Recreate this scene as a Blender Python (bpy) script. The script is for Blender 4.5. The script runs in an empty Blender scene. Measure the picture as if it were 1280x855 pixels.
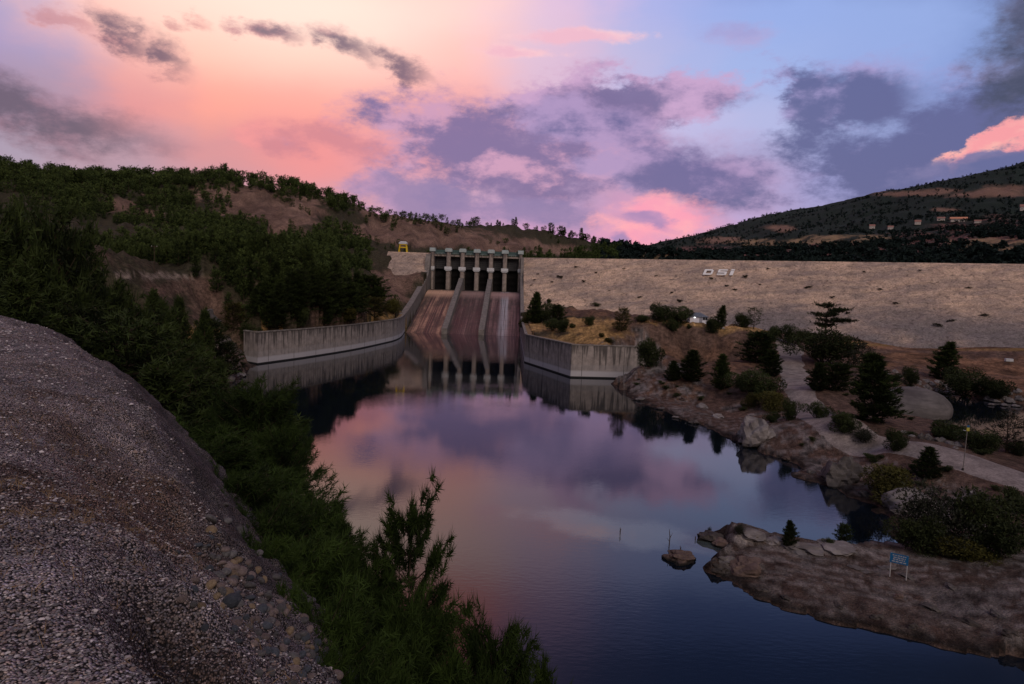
import bpy, math, random
import numpy as np
from math import radians, sin, cos, tan, pi, atan2, sqrt

random.seed(7)
RNG = np.random.default_rng(11)
scene = bpy.context.scene
COL = scene.collection

# ------------------------------------------------------------------ camera model
F = 853.0                      # focal length in photo pixels (24 mm on 36 mm)
CAM = np.array([0.0, 0.0, 22.5])
PITCH, ROLL = radians(4.52), radians(2.0)
_r0 = np.array([1.0, 0, 0]); _u0 = np.array([0, sin(PITCH), cos(PITCH)]); FW = np.array([0, cos(PITCH), -sin(PITCH)])
RT = cos(ROLL) * _r0 + sin(ROLL) * _u0
UP = -sin(ROLL) * _r0 + cos(ROLL) * _u0


def ray(px, py):
    d = FW + RT * ((px - 640) / F) + UP * ((427.5 - py) / F)
    return d


def at(px, py, Y):
    "point of the place that lies at ground distance Y ahead on this line of sight"
    d = ray(px, py)
    return CAM + d * (Y / d[1])


def onz(px, py, z=0.0):
    d = ray(px, py)
    return CAM + d * ((z - CAM[2]) / d[2])


def proj(P):
    P = np.asarray(P, float) - CAM
    w = P @ FW
    return 640 + F * (P @ RT) / w, 427.5 - F * (P @ UP) / w, w


# ------------------------------------------------------------------ small maths
def lin(r, g, b):
    f = lambda c: (c / 255) / 12.92 if c / 255 <= 0.04045 else ((c / 255 + 0.055) / 1.055) ** 2.4
    return (f(r), f(g), f(b))


def sstep(a, b, x):
    t = np.clip((x - a) / (b - a), 0, 1)
    return t * t * (3 - 2 * t)


def _h(ix, iy, s):
    n = (ix * 374761393 + iy * 668265263 + s * 974634777) & 0xFFFFFFFF
    n = ((n ^ (n >> 13)) * 1274126177) & 0xFFFFFFFF
    n = (n ^ (n >> 16)) & 0xFFFFFFFF
    return n.astype(np.float64) / 4294967295.0


def vnoise(x, y, s=0):
    xf = np.floor(x); yf = np.floor(y)
    ix = xf.astype(np.int64); iy = yf.astype(np.int64)
    u = x - xf; v = y - yf
    u = u * u * u * (u * (u * 6 - 15) + 10); v = v * v * v * (v * (v * 6 - 15) + 10)
    a = _h(ix, iy, s); b = _h(ix + 1, iy, s); c = _h(ix, iy + 1, s); d = _h(ix + 1, iy + 1, s)
    return (a * (1 - u) + b * u) * (1 - v) + (c * (1 - u) + d * u) * v


def fbm(x, y, s=0, octv=5, rough=0.5):
    t = np.zeros(np.broadcast(x, y).shape); amp = 1.0; tot = 0
    for o in range(octv):
        t += amp * (vnoise(x * 2 ** o + 17.3 * o, y * 2 ** o - 9.1 * o, s + o) - 0.5)
        tot += amp; amp *= rough
    return t / tot * 2.0          # about -0.6 .. 0.6


def seg_dist(X, Y, pts, closed=False):
    best = np.full(X.shape, 1e9)
    n = len(pts)
    for i in range(n if closed else n - 1):
        ax, ay = pts[i]; bx, by = pts[(i + 1) % n]
        dx, dy = bx - ax, by - ay
        t = np.clip(((X - ax) * dx + (Y - ay) * dy) / (dx * dx + dy * dy + 1e-9), 0, 1)
        best = np.minimum(best, (X - ax - t * dx) ** 2 + (Y - ay - t * dy) ** 2)
    return np.sqrt(best)


def inside(X, Y, poly):
    c = np.zeros(X.shape, bool); n = len(poly)
    for i in range(n):
        ax, ay = poly[i]; bx, by = poly[(i + 1) % n]
        if ay == by: continue
        k = ((ay > Y) != (by > Y)) & (X < (bx - ax) * (Y - ay) / (by - ay) + ax)
        c ^= k
    return c


# ------------------------------------------------------------------ mesh helpers
def mesh_np(name, V, Fc, mats=(), mat_idx=None, col=None, smooth=False):
    "V (n,3), Fc (m,k) all faces of one size, col: per-vertex colours -> attribute Col"
    V = np.asarray(V, np.float32); Fc = np.asarray(Fc, np.int32)
    me = bpy.data.meshes.new(name)
    k = Fc.shape[1]
    me.vertices.add(len(V)); me.vertices.foreach_set("co", V.ravel())
    me.loops.add(Fc.size); me.loops.foreach_set("vertex_index", Fc.ravel())
    me.polygons.add(len(Fc))
    me.polygons.foreach_set("loop_start", np.arange(0, Fc.size, k, dtype=np.int32))
    if mat_idx is not None:
        me.polygons.foreach_set("material_index", np.asarray(mat_idx, np.int32))
    me.polygons.foreach_set("use_smooth", np.full(len(Fc), smooth))
    for m in mats: me.materials.append(m)
    if col is not None:
        a = me.color_attributes.new("Col", 'FLOAT_COLOR', 'POINT')
        c = np.ones((len(V), 4), np.float32); c[:, :col.shape[1]] = col
        a.data.foreach_set("color", c.ravel())
    me.update(calc_edges=True)
    return me


def link(name, me, parent=None, loc=None, rz=0.0):
    o = bpy.data.objects.new(name, me); COL.objects.link(o)
    if parent is not None: o.parent = parent
    if loc is not None: o.location = tuple(loc)
    if rz: o.rotation_euler = (0, 0, rz)
    return o


def tag(o, label=None, cat=None, group=None, kind=None):
    if label: o["label"] = label
    if cat: o["category"] = cat
    if group: o["group"] = group
    if kind: o["kind"] = kind
    return o


def thing(name, label, cat, loc=(0, 0, 0), rz=0.0, group=None):
    return tag(link(name, None, None, loc, rz), label, cat, group)


class MB:
    "collects boxes, prisms and tubes into one mesh"
    def __init__(s): s.v = []; s.f = []

    def add(s, vs, fs):
        n = len(s.v); s.v += [tuple(map(float, v)) for v in vs]; s.f += [tuple(i + n for i in f) for f in fs]; return s

    def box(s, c, d, rz=0.0, bev=0.0):
        x, y, z = d[0] / 2, d[1] / 2, d[2] / 2
        if bev <= 0:
            pts = [(-x, -y, -z), (x, -y, -z), (x, y, -z), (-x, y, -z), (-x, -y, z), (x, -y, z), (x, y, z), (-x, y, z)]
            fs = [(3, 2, 1, 0), (4, 5, 6, 7), (0, 1, 5, 4), (1, 2, 6, 5), (2, 3, 7, 6), (3, 0, 4, 7)]
        else:
            b = bev
            pts = []
            for zz, inn in ((-z, b), (-z + b, 0), (z - b, 0), (z, b)):
                pts += [(-x + inn, -y + inn, zz), (x - inn, -y + inn, zz), (x - inn, y - inn, zz), (-x + inn, y - inn, zz)]
            fs = [(3, 2, 1, 0), (12, 13, 14, 15)]
            for k in range(3):
                for i in range(4):
                    j = (i + 1) % 4
                    fs.append((4 * k + i, 4 * k + j, 4 * k + 4 + j, 4 * k + 4 + i))
        cr, sr = cos(rz), sin(rz)
        return s.add([(c[0] + p[0] * cr - p[1] * sr, c[1] + p[0] * sr + p[1] * cr, c[2] + p[2]) for p in pts], fs)

    def tube(s, a, b, ra, rb=None, n=8):
        rb = ra if rb is None else rb
        a = np.array(a, float); b = np.array(b, float); d = b - a; d /= np.linalg.norm(d) + 1e-9
        u = np.cross(d, (0, 0, 1.0) if abs(d[2]) < 0.9 else (1.0, 0, 0)); u /= np.linalg.norm(u); w = np.cross(d, u)
        vs = []
        for p, r in ((a, ra), (b, rb)):
            for i in range(n):
                t = 2 * pi * i / n; vs.append(p + r * (cos(t) * u + sin(t) * w))
        fs = [tuple((i, (i + 1) % n, n + (i + 1) % n, n + i)) for i in range(n)]
        fs += [tuple(range(n - 1, -1, -1)), tuple(range(n, 2 * n))]
        return s.add(vs, fs)

    def quadstrip(s, A, B):
        n = len(A); vs = list(A) + list(B)
        return s.add(vs, [(i, i + 1, n + i + 1, n + i) for i in range(n - 1)])

    def prism(s, outline, vec):
        "closed planar outline extruded by vec"
        n = len(outline); o = [np.array(p, float) for p in outline]; v = np.array(vec, float)
        vs = o + [p + v for p in o]
        fs = [tuple(range(n - 1, -1, -1)), tuple(range(n, 2 * n))] + [(i, (i + 1) % n, n + (i + 1) % n, n + i) for i in range(n)]
        return s.add(vs, fs)

    def mesh(s, name, mat, smooth=False):
        me = bpy.data.meshes.new(name); me.from_pydata(s.v, [], s.f)
        if mat: me.materials.append(mat)
        if smooth: me.polygons.foreach_set("use_smooth", [True] * len(me.polygons))
        me.update()
        return me

    def build(s, name, mat, parent=None, smooth=False):
        return link(name, s.mesh(name, mat, smooth), parent)


# ------------------------------------------------------------------ material helper
class NT:
    def __init__(s, tree): s.t = tree; s.n = tree.nodes; s.l = tree.links

    def put(s, sock, v):
        if v is None: return
        if hasattr(v, 'is_output'): s.l.new(v, sock)
        elif sock.type == 'RGBA' and hasattr(v, '__len__'): sock.default_value = tuple(v) + (1,) if len(v) == 3 else tuple(v)
        else: sock.default_value = v

    def math(s, op, a, b=None, c=None, clamp=False):
        n = s.n.new('ShaderNodeMath'); n.operation = op; n.use_clamp = clamp
        for i, v in enumerate((a, b, c)): s.put(n.inputs[i], v)
        return n.outputs[0]

    def vmath(s, op, a, b=None, c=None, scale=None):
        n = s.n.new('ShaderNodeVectorMath'); n.operation = op
        for i, v in enumerate((a, b, c)):
            if v is not None: s.put(n.inputs[i], v)
        if scale is not None: s.put(n.inputs['Scale'], scale)
        return n.outputs['Value'] if op in ('LENGTH', 'DOT_PRODUCT', 'DISTANCE') else n.outputs[0]

    def mix(s, f, a, b, blend='MIX'):
        n = s.n.new('ShaderNodeMix'); n.data_type = 'RGBA'; n.blend_type = blend; n.clamp_factor = True
        s.put(n.inputs[0], f); s.put(n.inputs[6], a); s.put(n.inputs[7], b)
        return n.outputs[2]

    def noise(s, vec, scale, detail=4, rough=0.5, dist=0.0, out=0):
        n = s.n.new('ShaderNodeTexNoise'); n.noise_dimensions = '3D'
        if vec is not None: s.l.new(vec, n.inputs['Vector'])
        n.inputs['Scale'].default_value = scale; n.inputs['Detail'].default_value = detail
        n.inputs['Roughness'].default_value = rough; n.inputs['Distortion'].default_value = dist
        return n.outputs[out]

    def voro(s, vec, scale, feature='F1', out='Distance', rnd=1.0):
        n = s.n.new('ShaderNodeTexVoronoi'); n.feature = feature
        if vec is not None: s.l.new(vec, n.inputs['Vector'])
        n.inputs['Scale'].default_value = scale; n.inputs['Randomness'].default_value = rnd
        return n.outputs[out]

    def mapping(s, vec, loc=(0, 0, 0), rot=(0, 0, 0), scale=(1, 1, 1), typ='POINT'):
        n = s.n.new('ShaderNodeMapping'); n.vector_type = typ
        s.l.new(vec, n.inputs[0]); n.inputs[1].default_value = loc; n.inputs[2].default_value = rot; n.inputs[3].default_value = scale
        return n.outputs[0]

    def ramp(s, f, lo, hi, a=0.0, b=1.0, smooth=True):
        n = s.n.new('ShaderNodeMapRange'); n.interpolation_type = 'SMOOTHSTEP' if smooth else 'LINEAR'
        s.put(n.inputs[0], f); n.inputs[1].default_value = lo; n.inputs[2].default_value = hi
        n.inputs[3].default_value = a; n.inputs[4].default_value = b
        return n.outputs[0]

    def node(s, typ): return s.n.new(typ)

    def bump(s, h, strength=0.5, dist=0.1):
        n = s.n.new('ShaderNodeBump'); n.inputs['Strength'].default_value = strength; n.inputs['Distance'].default_value = dist
        s.l.new(h, n.inputs['Height']); return n.outputs[0]


def material(name, fn, rough=0.9, spec=0.2):
    "fn(nt, bsdf) wires the colour"
    m = bpy.data.materials.new(name); m.use_nodes = True
    nt = NT(m.node_tree); b = m.node_tree.nodes['Principled BSDF']
    b.inputs['Roughness'].default_value = rough; b.inputs['Specular IOR Level'].default_value = spec
    fn(nt, b)
    return m


def pos(nt):
    return nt.node('ShaderNodeNewGeometry').outputs['Position']


def objco(nt):
    return nt.node('ShaderNodeTexCoord').outputs['Object']


def simple(name, c, var=0.25, scale=1.5, rough=0.8, spec=0.25, bump=0.3, bd=0.02, metal=0.0):
    def fn(nt, b):
        p = objco(nt); n = nt.noise(p, scale, 6, 0.6)
        dk = tuple(x * (1 - var) for x in c); lt = tuple(min(1, x * (1 + var)) for x in c)
        nt.put(b.inputs['Base Color'], nt.mix(nt.ramp(n, 0.3, 0.7), dk, lt))
        if bump: nt.put(b.inputs['Normal'], nt.bump(nt.noise(p, scale * 6, 5, 0.6), bump, bd))
        b.inputs['Metallic'].default_value = metal
    return material(name, fn, rough, spec)


# ================================================================== WORLD: dusk sky
SUN_AZ, SUN_EL = radians(160), radians(38)     # soft after-glow behind the viewer


def build_world():
    w = bpy.data.worlds.new("World"); scene.world = w; w.use_nodes = True
    t = w.node_tree; t.nodes.clear(); nt = NT(t)
    D = nt.node('ShaderNodeTexCoord').outputs['Generated']
    sx = nt.node('ShaderNodeSeparateXYZ'); t.links.new(D, sx.inputs[0])
    az = nt.math('ARCTAN2', sx.outputs[0], sx.outputs[1])
    el = nt.math('ARCSINE', nt.math('MAXIMUM', nt.math('MINIMUM', sx.outputs[2], 1.0), -1.0))
    cb = nt.node('ShaderNodeCombineXYZ'); t.links.new(az, cb.inputs[0]); t.links.new(el, cb.inputs[1])
    P = cb.outputs[0]
    Ds = nt.mapping(D, scale=(1, 1, 1.9))
    nz = nt.noise(Ds, 4.0, 7, 0.55, out=1)
    warp = nt.vmath('SUBTRACT', nz, (0.5, 0.5, 0.5))
    P1 = nt.vmath('MULTIPLY_ADD', warp, (0.11, 0.07, 0.0), P)
    P2 = nt.vmath('MULTIPLY_ADD', warp, (0.16, 0.09, 0.0), P)
    nfn = nt.node('ShaderNodeTexNoise'); t.links.new(Ds, nfn.inputs['Vector']); nfn.inputs['Scale'].default_value = 9.0; nfn.inputs['Detail'].default_value = 10; nfn.inputs['Roughness'].default_value = 0.66
    nf = nfn.outputs[0]                        # cloud edges
    P3 = nt.vmath('MULTIPLY_ADD', nt.vmath('SUBTRACT', nfn.outputs[1], (0.5, 0.5, 0.5)), (0.17, 0.085, 0.0), P)
    nl = nt.noise(nt.mapping(D, loc=(0.35, 0.2, -0.06), scale=(1, 1, 1.9)), 9.5, 9, 0.62)   # cloud light

    def ae(px, py):
        d = ray(px, py); d = d / np.linalg.norm(d)
        return atan2(d[0], d[1]), math.asin(d[2])
    # open sky: colour bands across the azimuth, one for each height above the skyline
    AZX = (-150, 0, 130, 260, 400, 540, 680, 780, 860, 930, 1080, 1200, 1300, 1450)
    BANDS = [
        (-130, [(110, 112, 160), (160, 135, 170), (224, 140, 148), (250, 132, 124), (255, 126, 112), (246, 128, 126), (140, 118, 162), (78, 86, 140), (62, 78, 134), (56, 74, 130), (54, 72, 126), (52, 68, 116), (50, 62, 104), (50, 60, 98)]),
        (-55, [(116, 118, 172), (156, 136, 182), (234, 156, 156), (255, 158, 142), (255, 146, 130), (250, 150, 146), (180, 148, 192), (118, 126, 186), (98, 116, 180), (92, 112, 176), (90, 110, 172), (80, 98, 156), (72, 84, 128), (70, 80, 122)]),
        (12, [(122, 126, 184), (146, 138, 196), (255, 186, 172), (255, 208, 190), (255, 216, 200), (255, 200, 194), (216, 184, 220), (166, 174, 230), (154, 172, 230), (150, 172, 230), (148, 170, 226), (128, 150, 206), (100, 112, 152), (96, 104, 146)]),
        (80, [(130, 128, 184), (160, 144, 192), (246, 168, 160), (255, 182, 160), (255, 186, 166), (252, 172, 168), (212, 178, 212), (182, 180, 224), (168, 178, 228), (160, 178, 230), (150, 170, 226), (135, 156, 214), (110, 126, 176), (104, 116, 160)]),
        (140, [(146, 130, 172), (168, 140, 168), (228, 146, 148), (254, 158, 142), (252, 156, 144), (240, 158, 162), (214, 180, 210), (200, 184, 222), (188, 184, 226), (178, 182, 226), (150, 162, 212), (136, 150, 206), (120, 132, 182), (116, 122, 170)]),
        (200, [(162, 146, 176), (168, 150, 174), (184, 146, 164), (216, 144, 150), (240, 144, 146), (230, 152, 166), (196, 166, 202), (186, 168, 212), (186, 172, 216), (174, 168, 214), (152, 152, 206), (132, 136, 192), (160, 140, 180), (150, 130, 170)]),
        (252, [(168, 148, 174), (172, 150, 172), (176, 148, 168), (194, 146, 162), (218, 148, 160), (206, 156, 182), (190, 156, 198), (206, 150, 188), (212, 158, 194), (184, 160, 206), (152, 148, 196), (128, 128, 182), (128, 126, 176), (128, 120, 166)]),
        (305, [(164, 140, 166), (168, 142, 166), (174, 142, 162), (190, 142, 162), (204, 146, 168), (190, 148, 184), (198, 146, 192), (236, 156, 186), (220, 156, 190), (176, 152, 202), (150, 144, 192), (132, 128, 180), (126, 122, 172), (126, 118, 164)])]
    yy = nt.math('MAXIMUM', sx.outputs[1], 0.35)
    wx = nt.node('ShaderNodeSeparateXYZ'); t.links.new(warp, wx.inputs[0])
    tv = nt.math('MULTIPLY_ADD', wx.outputs[1], 0.10, nt.math('DIVIDE', sx.outputs[2], yy))
    tu = nt.math('MULTIPLY_ADD', wx.outputs[0], 0.12, nt.math('MULTIPLY_ADD', az, 0.5, 0.5))
    col = None; pv = None
    for (py, cs) in BANDS:
        r = nt.node('ShaderNodeValToRGB'); cr = r.color_ramp; cr.interpolation = 'EASE'
        for i, (px, c) in enumerate(zip(AZX, cs)):
            u = 0.5 + 0.5 * math.atan((px - 640) / F)
            e = cr.elements[i] if i < 2 else cr.elements.new(u)
            e.position = u; e.color = tuple(lin(*c)) + (1,)
        t.links.new(tu, r.inputs[0])
        v = (361 - py) / F
        col = r.outputs[0] if col is None else nt.mix(nt.ramp(tv, pv, v), col, r.outputs[0])
        pv = v
    # the cream heart of the sunset is brighter than the picture can hold
    a0, e0 = ae(360, 10)
    m = nt.mapping(P, loc=(a0, e0, 0), scale=(0.30, 0.085, 1), typ='TEXTURE')
    hot = nt.math('POWER', 2.718, nt.math('MULTIPLY', nt.vmath('DOT_PRODUCT', m, m), -1.0))
    col = nt.mix(nt.math('MULTIPLY', hot, 0.7), col, (1.2, 0.88, 0.75))
    # the rest of the dome: dim blue-mauve dusk, a little paler low behind the viewer
    dome = nt.mix(nt.ramp(el, 0.2, 1.2), (0.26, 0.22, 0.27), (0.12, 0.135, 0.22))
    back = nt.math('MAXIMUM', nt.ramp(nt.math('ABSOLUTE', az), 0.85, 1.5), nt.ramp(el, 0.62, 1.0))
    col = nt.mix(back, col, dome)

    def cloud(col, ells, dark, light, k=1.0, soft=0.45, op=1.0, lo=0.42, hi=0.66, bias=0.0, off=0.0, PP=None, grad=0.0):
        fld = None
        for (px, py, rx, ry, ang) in ells:
            a, e = ae(px, py)
            m = nt.mapping(PP or P2, loc=(a, e, 0), rot=(0, 0, -radians(ang) - ROLL), scale=(rx / F, ry / F, 1), typ='TEXTURE')
            d = nt.math('SUBTRACT', 1.0, nt.vmath('LENGTH', m))
            fld = d if fld is None else nt.math('SMOOTH_MAX', fld, d, 0.25)
        dens = nt.math('MULTIPLY_ADD', nt.math('SUBTRACT', nf, 0.5), 2.6 * k, fld)
        a = nt.math('MULTIPLY', nt.ramp(dens, -0.05 + bias, soft + bias), op)
        lv = nt.math('MULTIPLY_ADD', nt.math('SUBTRACT', 0.45, fld), 0.20, nl)
        if grad: lv = nt.math('MULTIPLY_ADD', nt.math('SUBTRACT', el, ae(ells[0][0], ells[0][1])[1]), grad, lv)
        lit = nt.ramp(lv, lo, hi)
        return nt.mix(a, col, nt.mix(lit, lin(*dark), lin(*light)))

    col = cloud(col, [(440, 178, 120, 26, 3), (340, 172, 60, 14, 0)], (200, 124, 140), (244, 148, 150), op=0.7, soft=0.6)
    col = cloud(col, [(640, 195, 240, 92, 2), (860, 215, 160, 60, 4)], (146, 120, 164), (184, 144, 182), op=0.92, PP=P3, soft=0.8, k=0.6, off=0.15)
    col = cloud(col, [(600, 190, 150, 80, 0), (700, 180, 160, 84, 0)], (128, 106, 154), (206, 154, 186), op=0.95, PP=P3, lo=0.44, hi=0.60, soft=0.58, k=0.95, off=0.2)
    col = cloud(col, [(780, 128, 180, 30, -3)], (116, 100, 148), (200, 160, 200), op=0.93, grad=2.0, PP=P3, soft=0.40, k=0.9, off=0.1)
    col = cloud(col, [(840, 214, 150, 42, 4), (740, 160, 110, 34, 0)], (106, 98, 150), (174, 146, 192), op=0.94, grad=1.5, PP=P3, soft=0.55, k=0.75, off=0.16)
    col = cloud(col, [(540, 246, 120, 34, 6), (650, 268, 110, 20, 3)], (140, 120, 168), (180, 142, 186), op=0.85, soft=0.5, k=0.85, off=0.06)
    col = cloud(col, [(1065, 128, 92, 58, 4), (1170, 180, 190, 84, -6), (1080, 205, 120, 56, 6), (1010, 120, 50, 40, 0)],
                (92, 94, 144), (164, 150, 200), op=0.95, soft=0.6, k=0.8, off=0.22, grad=1.5, PP=P3)
    col = cloud(col, [(1300, 40, 70, 110, 0)], (66, 70, 98), (96, 96, 128), op=0.97, soft=0.7, off=0.05)
    col = cloud(col, [(815, 274, 80, 30, -4)], (250, 156, 182), (255, 172, 182), op=0.92, k=0.9, soft=0.5)
    col = cloud(col, [(1246, 180, 56, 15, -26), (1200, 205, 24, 12, -50)], (250, 158, 164), (255, 190, 178), op=0.95, k=0.9, soft=0.5, PP=P3)
    col = cloud(col, [(1250, 212, 80, 16, -6)], (96, 100, 150), (122, 116, 162), op=0.95, soft=0.35)
    col = cloud(col, [(735, 48, 90, 11, -3), (650, 70, 60, 9, -3)], (242, 184, 200), (254, 204, 208), op=0.85, k=0.9, soft=0.5)
    col = cloud(col, [(918, 34, 60, 14, 2)], (166, 150, 200), (184, 160, 204), op=0.6, k=0.9, soft=0.7)
    col = cloud(col, [(800, 279, 58, 9, 6), (765, 298, 20, 8, 0)], (142, 124, 180), (172, 134, 186), op=0.8, k=0.8, soft=0.5)
    col = cloud(col, [(150, 40, 54, 18, 22), (205, 66, 48, 20, 28)], (92, 72, 100), (186, 124, 132), k=0.8, soft=1.0, off=0.12, PP=P3, op=0.85)
    col = cloud(col, [(350, 42, 40, 16, 4), (430, 58, 62, 20, 14), (505, 86, 50, 18, 28)], (94, 74, 104), (186, 124, 136), k=0.8, soft=1.0, off=0.12, PP=P3, op=0.85)
    col = cloud(col, [(250, 24, 26, 11, 0), (85, 26, 34, 12, 10), (215, 30, 22, 10, 0)], (196, 128, 134), (232, 160, 154), op=0.6, k=0.9, soft=0.9, PP=P3)
    col = cloud(col, [(60, 142, 150, 34, 6)], (96, 78, 102), (160, 116, 136), PP=P3, k=0.75, op=0.9, soft=0.85, off=0.12)
    sky = nt.node('ShaderNodeTexSky'); sky.sky_type = 'NISHITA'; sky.sun_disc = False
    sky.sun_elevation = radians(2); sky.sun_rotation = SUN_AZ
    bg1 = nt.node('ShaderNodeBackground'); nt.put(bg1.inputs[0], col); bg1.inputs[1].default_value = 1.0
    bg2 = nt.node('ShaderNodeBackground'); t.links.new(sky.outputs[0], bg2.inputs[0]); bg2.inputs[1].default_value = 0.02
    ad = nt.node('ShaderNodeAddShader'); t.links.new(bg1.outputs[0], ad.inputs[0]); t.links.new(bg2.outputs[0], ad.inputs[1])
    out = nt.node('ShaderNodeOutputWorld'); t.links.new(ad.outputs[0], out.inputs[0])
    w.cycles.sampling_method = 'NONE'


build_world()
sl = bpy.data.lights.new("sun_lamp", 'SUN'); sl.energy = 1.35; sl.angle = radians(35); sl.color = (1.0, 0.83, 0.70)
so = bpy.data.objects.new("sun_lamp", sl); COL.objects.link(so)
from mathutils import Vector, Matrix
_sd = Vector((sin(SUN_AZ) * cos(SUN_EL), cos(SUN_AZ) * cos(SUN_EL), sin(SUN_EL)))
so.rotation_euler = _sd.to_track_quat('Z', 'Y').to_euler()

cd = bpy.data.cameras.new("camera"); cd.lens = 24.0 * F / 853.333; cd.sensor_width = 36; cd.clip_start = 0.1; cd.clip_end = 20000
co = bpy.data.objects.new("camera", cd); COL.objects.link(co)
M = Matrix.Identity(4)
for i in range(3):
    M[i][0] = RT[i]; M[i][1] = UP[i]; M[i][2] = -FW[i]; M[i][3] = CAM[i]
co.matrix_world = M
scene.camera = co
scene.view_settings.view_transform = 'Standard'; scene.view_settings.look = 'None'; scene.view_settings.exposure = 0; scene.view_settings.gamma = 1
scene.cycles.max_bounces = 5; scene.cycles.diffuse_bounces = 2; scene.cycles.glossy_bounces = 3; scene.cycles.transparent_max_bounces = 4
scene.cycles.use_denoising = True

# ================================================================== LIE OF THE LAND
def W2(px, py, z=0.0): return tuple(onz(px, py, z)[:2])
def A3(px, py, Y): return tuple(at(px, py, Y))


CHX0, CHX1 = at(541, 318, 424)[0], at(650, 420, 321)[0]       # side walls of the spillway
TOE_Y, CREST_Y, PIER_Y = 321.0, 404.0, 420.0
CREST_Z = 20.2
WALL_Z = 8.7
# right training wall and left training wall, along the water
RW = [(CHX1, TOE_Y), (CHX1 + 0.3, onz(656, 453)[1]), W2(713, 472), W2(815, 474.5)]
LW = [(CHX0, TOE_Y), W2(500, 424.5), W2(470, 431.5), W2(440, 438), W2(380, 447.5), W2(322, 455.5)]
NAT_R = [W2(770, 480), W2(795, 497), W2(822, 510), W2(850, 524), W2(880, 536), W2(905, 545), W2(930, 553), W2(960, 571), W2(985, 580), W2(1010, 596),
         W2(1040, 606), W2(1062, 620), W2(1085, 628), W2(1112, 640), W2(1132, 652), W2(1140, 664), W2(1128, 688)]
PEN = [W2(1085, 693), W2(1030, 690), W2(985, 684), W2(940, 672), W2(905, 667), W2(880, 670), W2(893, 680), W2(902, 694), W2(893, 706), W2(897, 722), W2(925, 733), W2(958, 746),
       W2(1000, 757), W2(1050, 771), W2(1105, 785), W2(1160, 803), W2(1220, 816), W2(1290, 830), W2(1400, 850)]
TAIL = [(62, 22), (75, -20), (60, -70), (20, -75)]
SHORE_L = [(30, -40), (22, -5), (14, 12), (4, 25), (-8, 42), (-25, 62), (-42, 92), (-52, 115), W2(262, 492), W2(285, 478), W2(300, 468), W2(322, 456.5)]
LAKE = [(CHX0, PIER_Y + 14), (CHX1, PIER_Y + 14)] + RW[:-1] + [W2(795, 474.2)] + NAT_R + PEN + TAIL + SHORE_L + LW[::-1][1:]
NATURAL = [[W2(795, 474.2)] + NAT_R + PEN + TAIL, TAIL[-1:] + SHORE_L]
STREAM = [W2(1120, 528), W2(1135, 516), W2(1165, 500), W2(1182, 488), W2(1235, 501), W2(1300, 507), W2(1420, 510), W2(1700, 525), W2(1700, 640), W2(1420, 592), W2(1300, 569),
          W2(1240, 563), W2(1160, 544), W2(1130, 540)]
# gravel mound the photographer stands on: its broken edge
ZB = 20.8
EDGE = [(6.0, -9.0), (2.2, -3.0), (0.7, 0.6)] + [W2(*p, ZB) for p in ((440, 900), (408, 840), (378, 770), (345, 712), (300, 672), (255, 628), (222, 600), (206, 560), (180, 520), (150, 478), (120, 448), (70, 410), (30, 394), (0, 384))] + [(-44, 40), (-80, 47), (-160, 60)]
ROAD = [A3(988, 432, 200), A3(985, 445, 185), A3(990, 468, 150), A3(1002, 492, 124), A3(1022, 512, 108), A3(1052, 531, 97), A3(1090, 545, 92), A3(1130, 556, 88), A3(1200, 573, 82), A3(1285, 602, 75), A3(1400, 640, 68)]
# dam axis
DC0 = np.array([4.6, 428.0]); DAX = np.array([229.0, -114.0]) / np.hypot(229, 114); DN = np.array([-DAX[1], DAX[0]])
if DN[1] > 0: DN = -DN
CREST = 41.6; DTOE = 5.0; DSLOPE = 2.0

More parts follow.
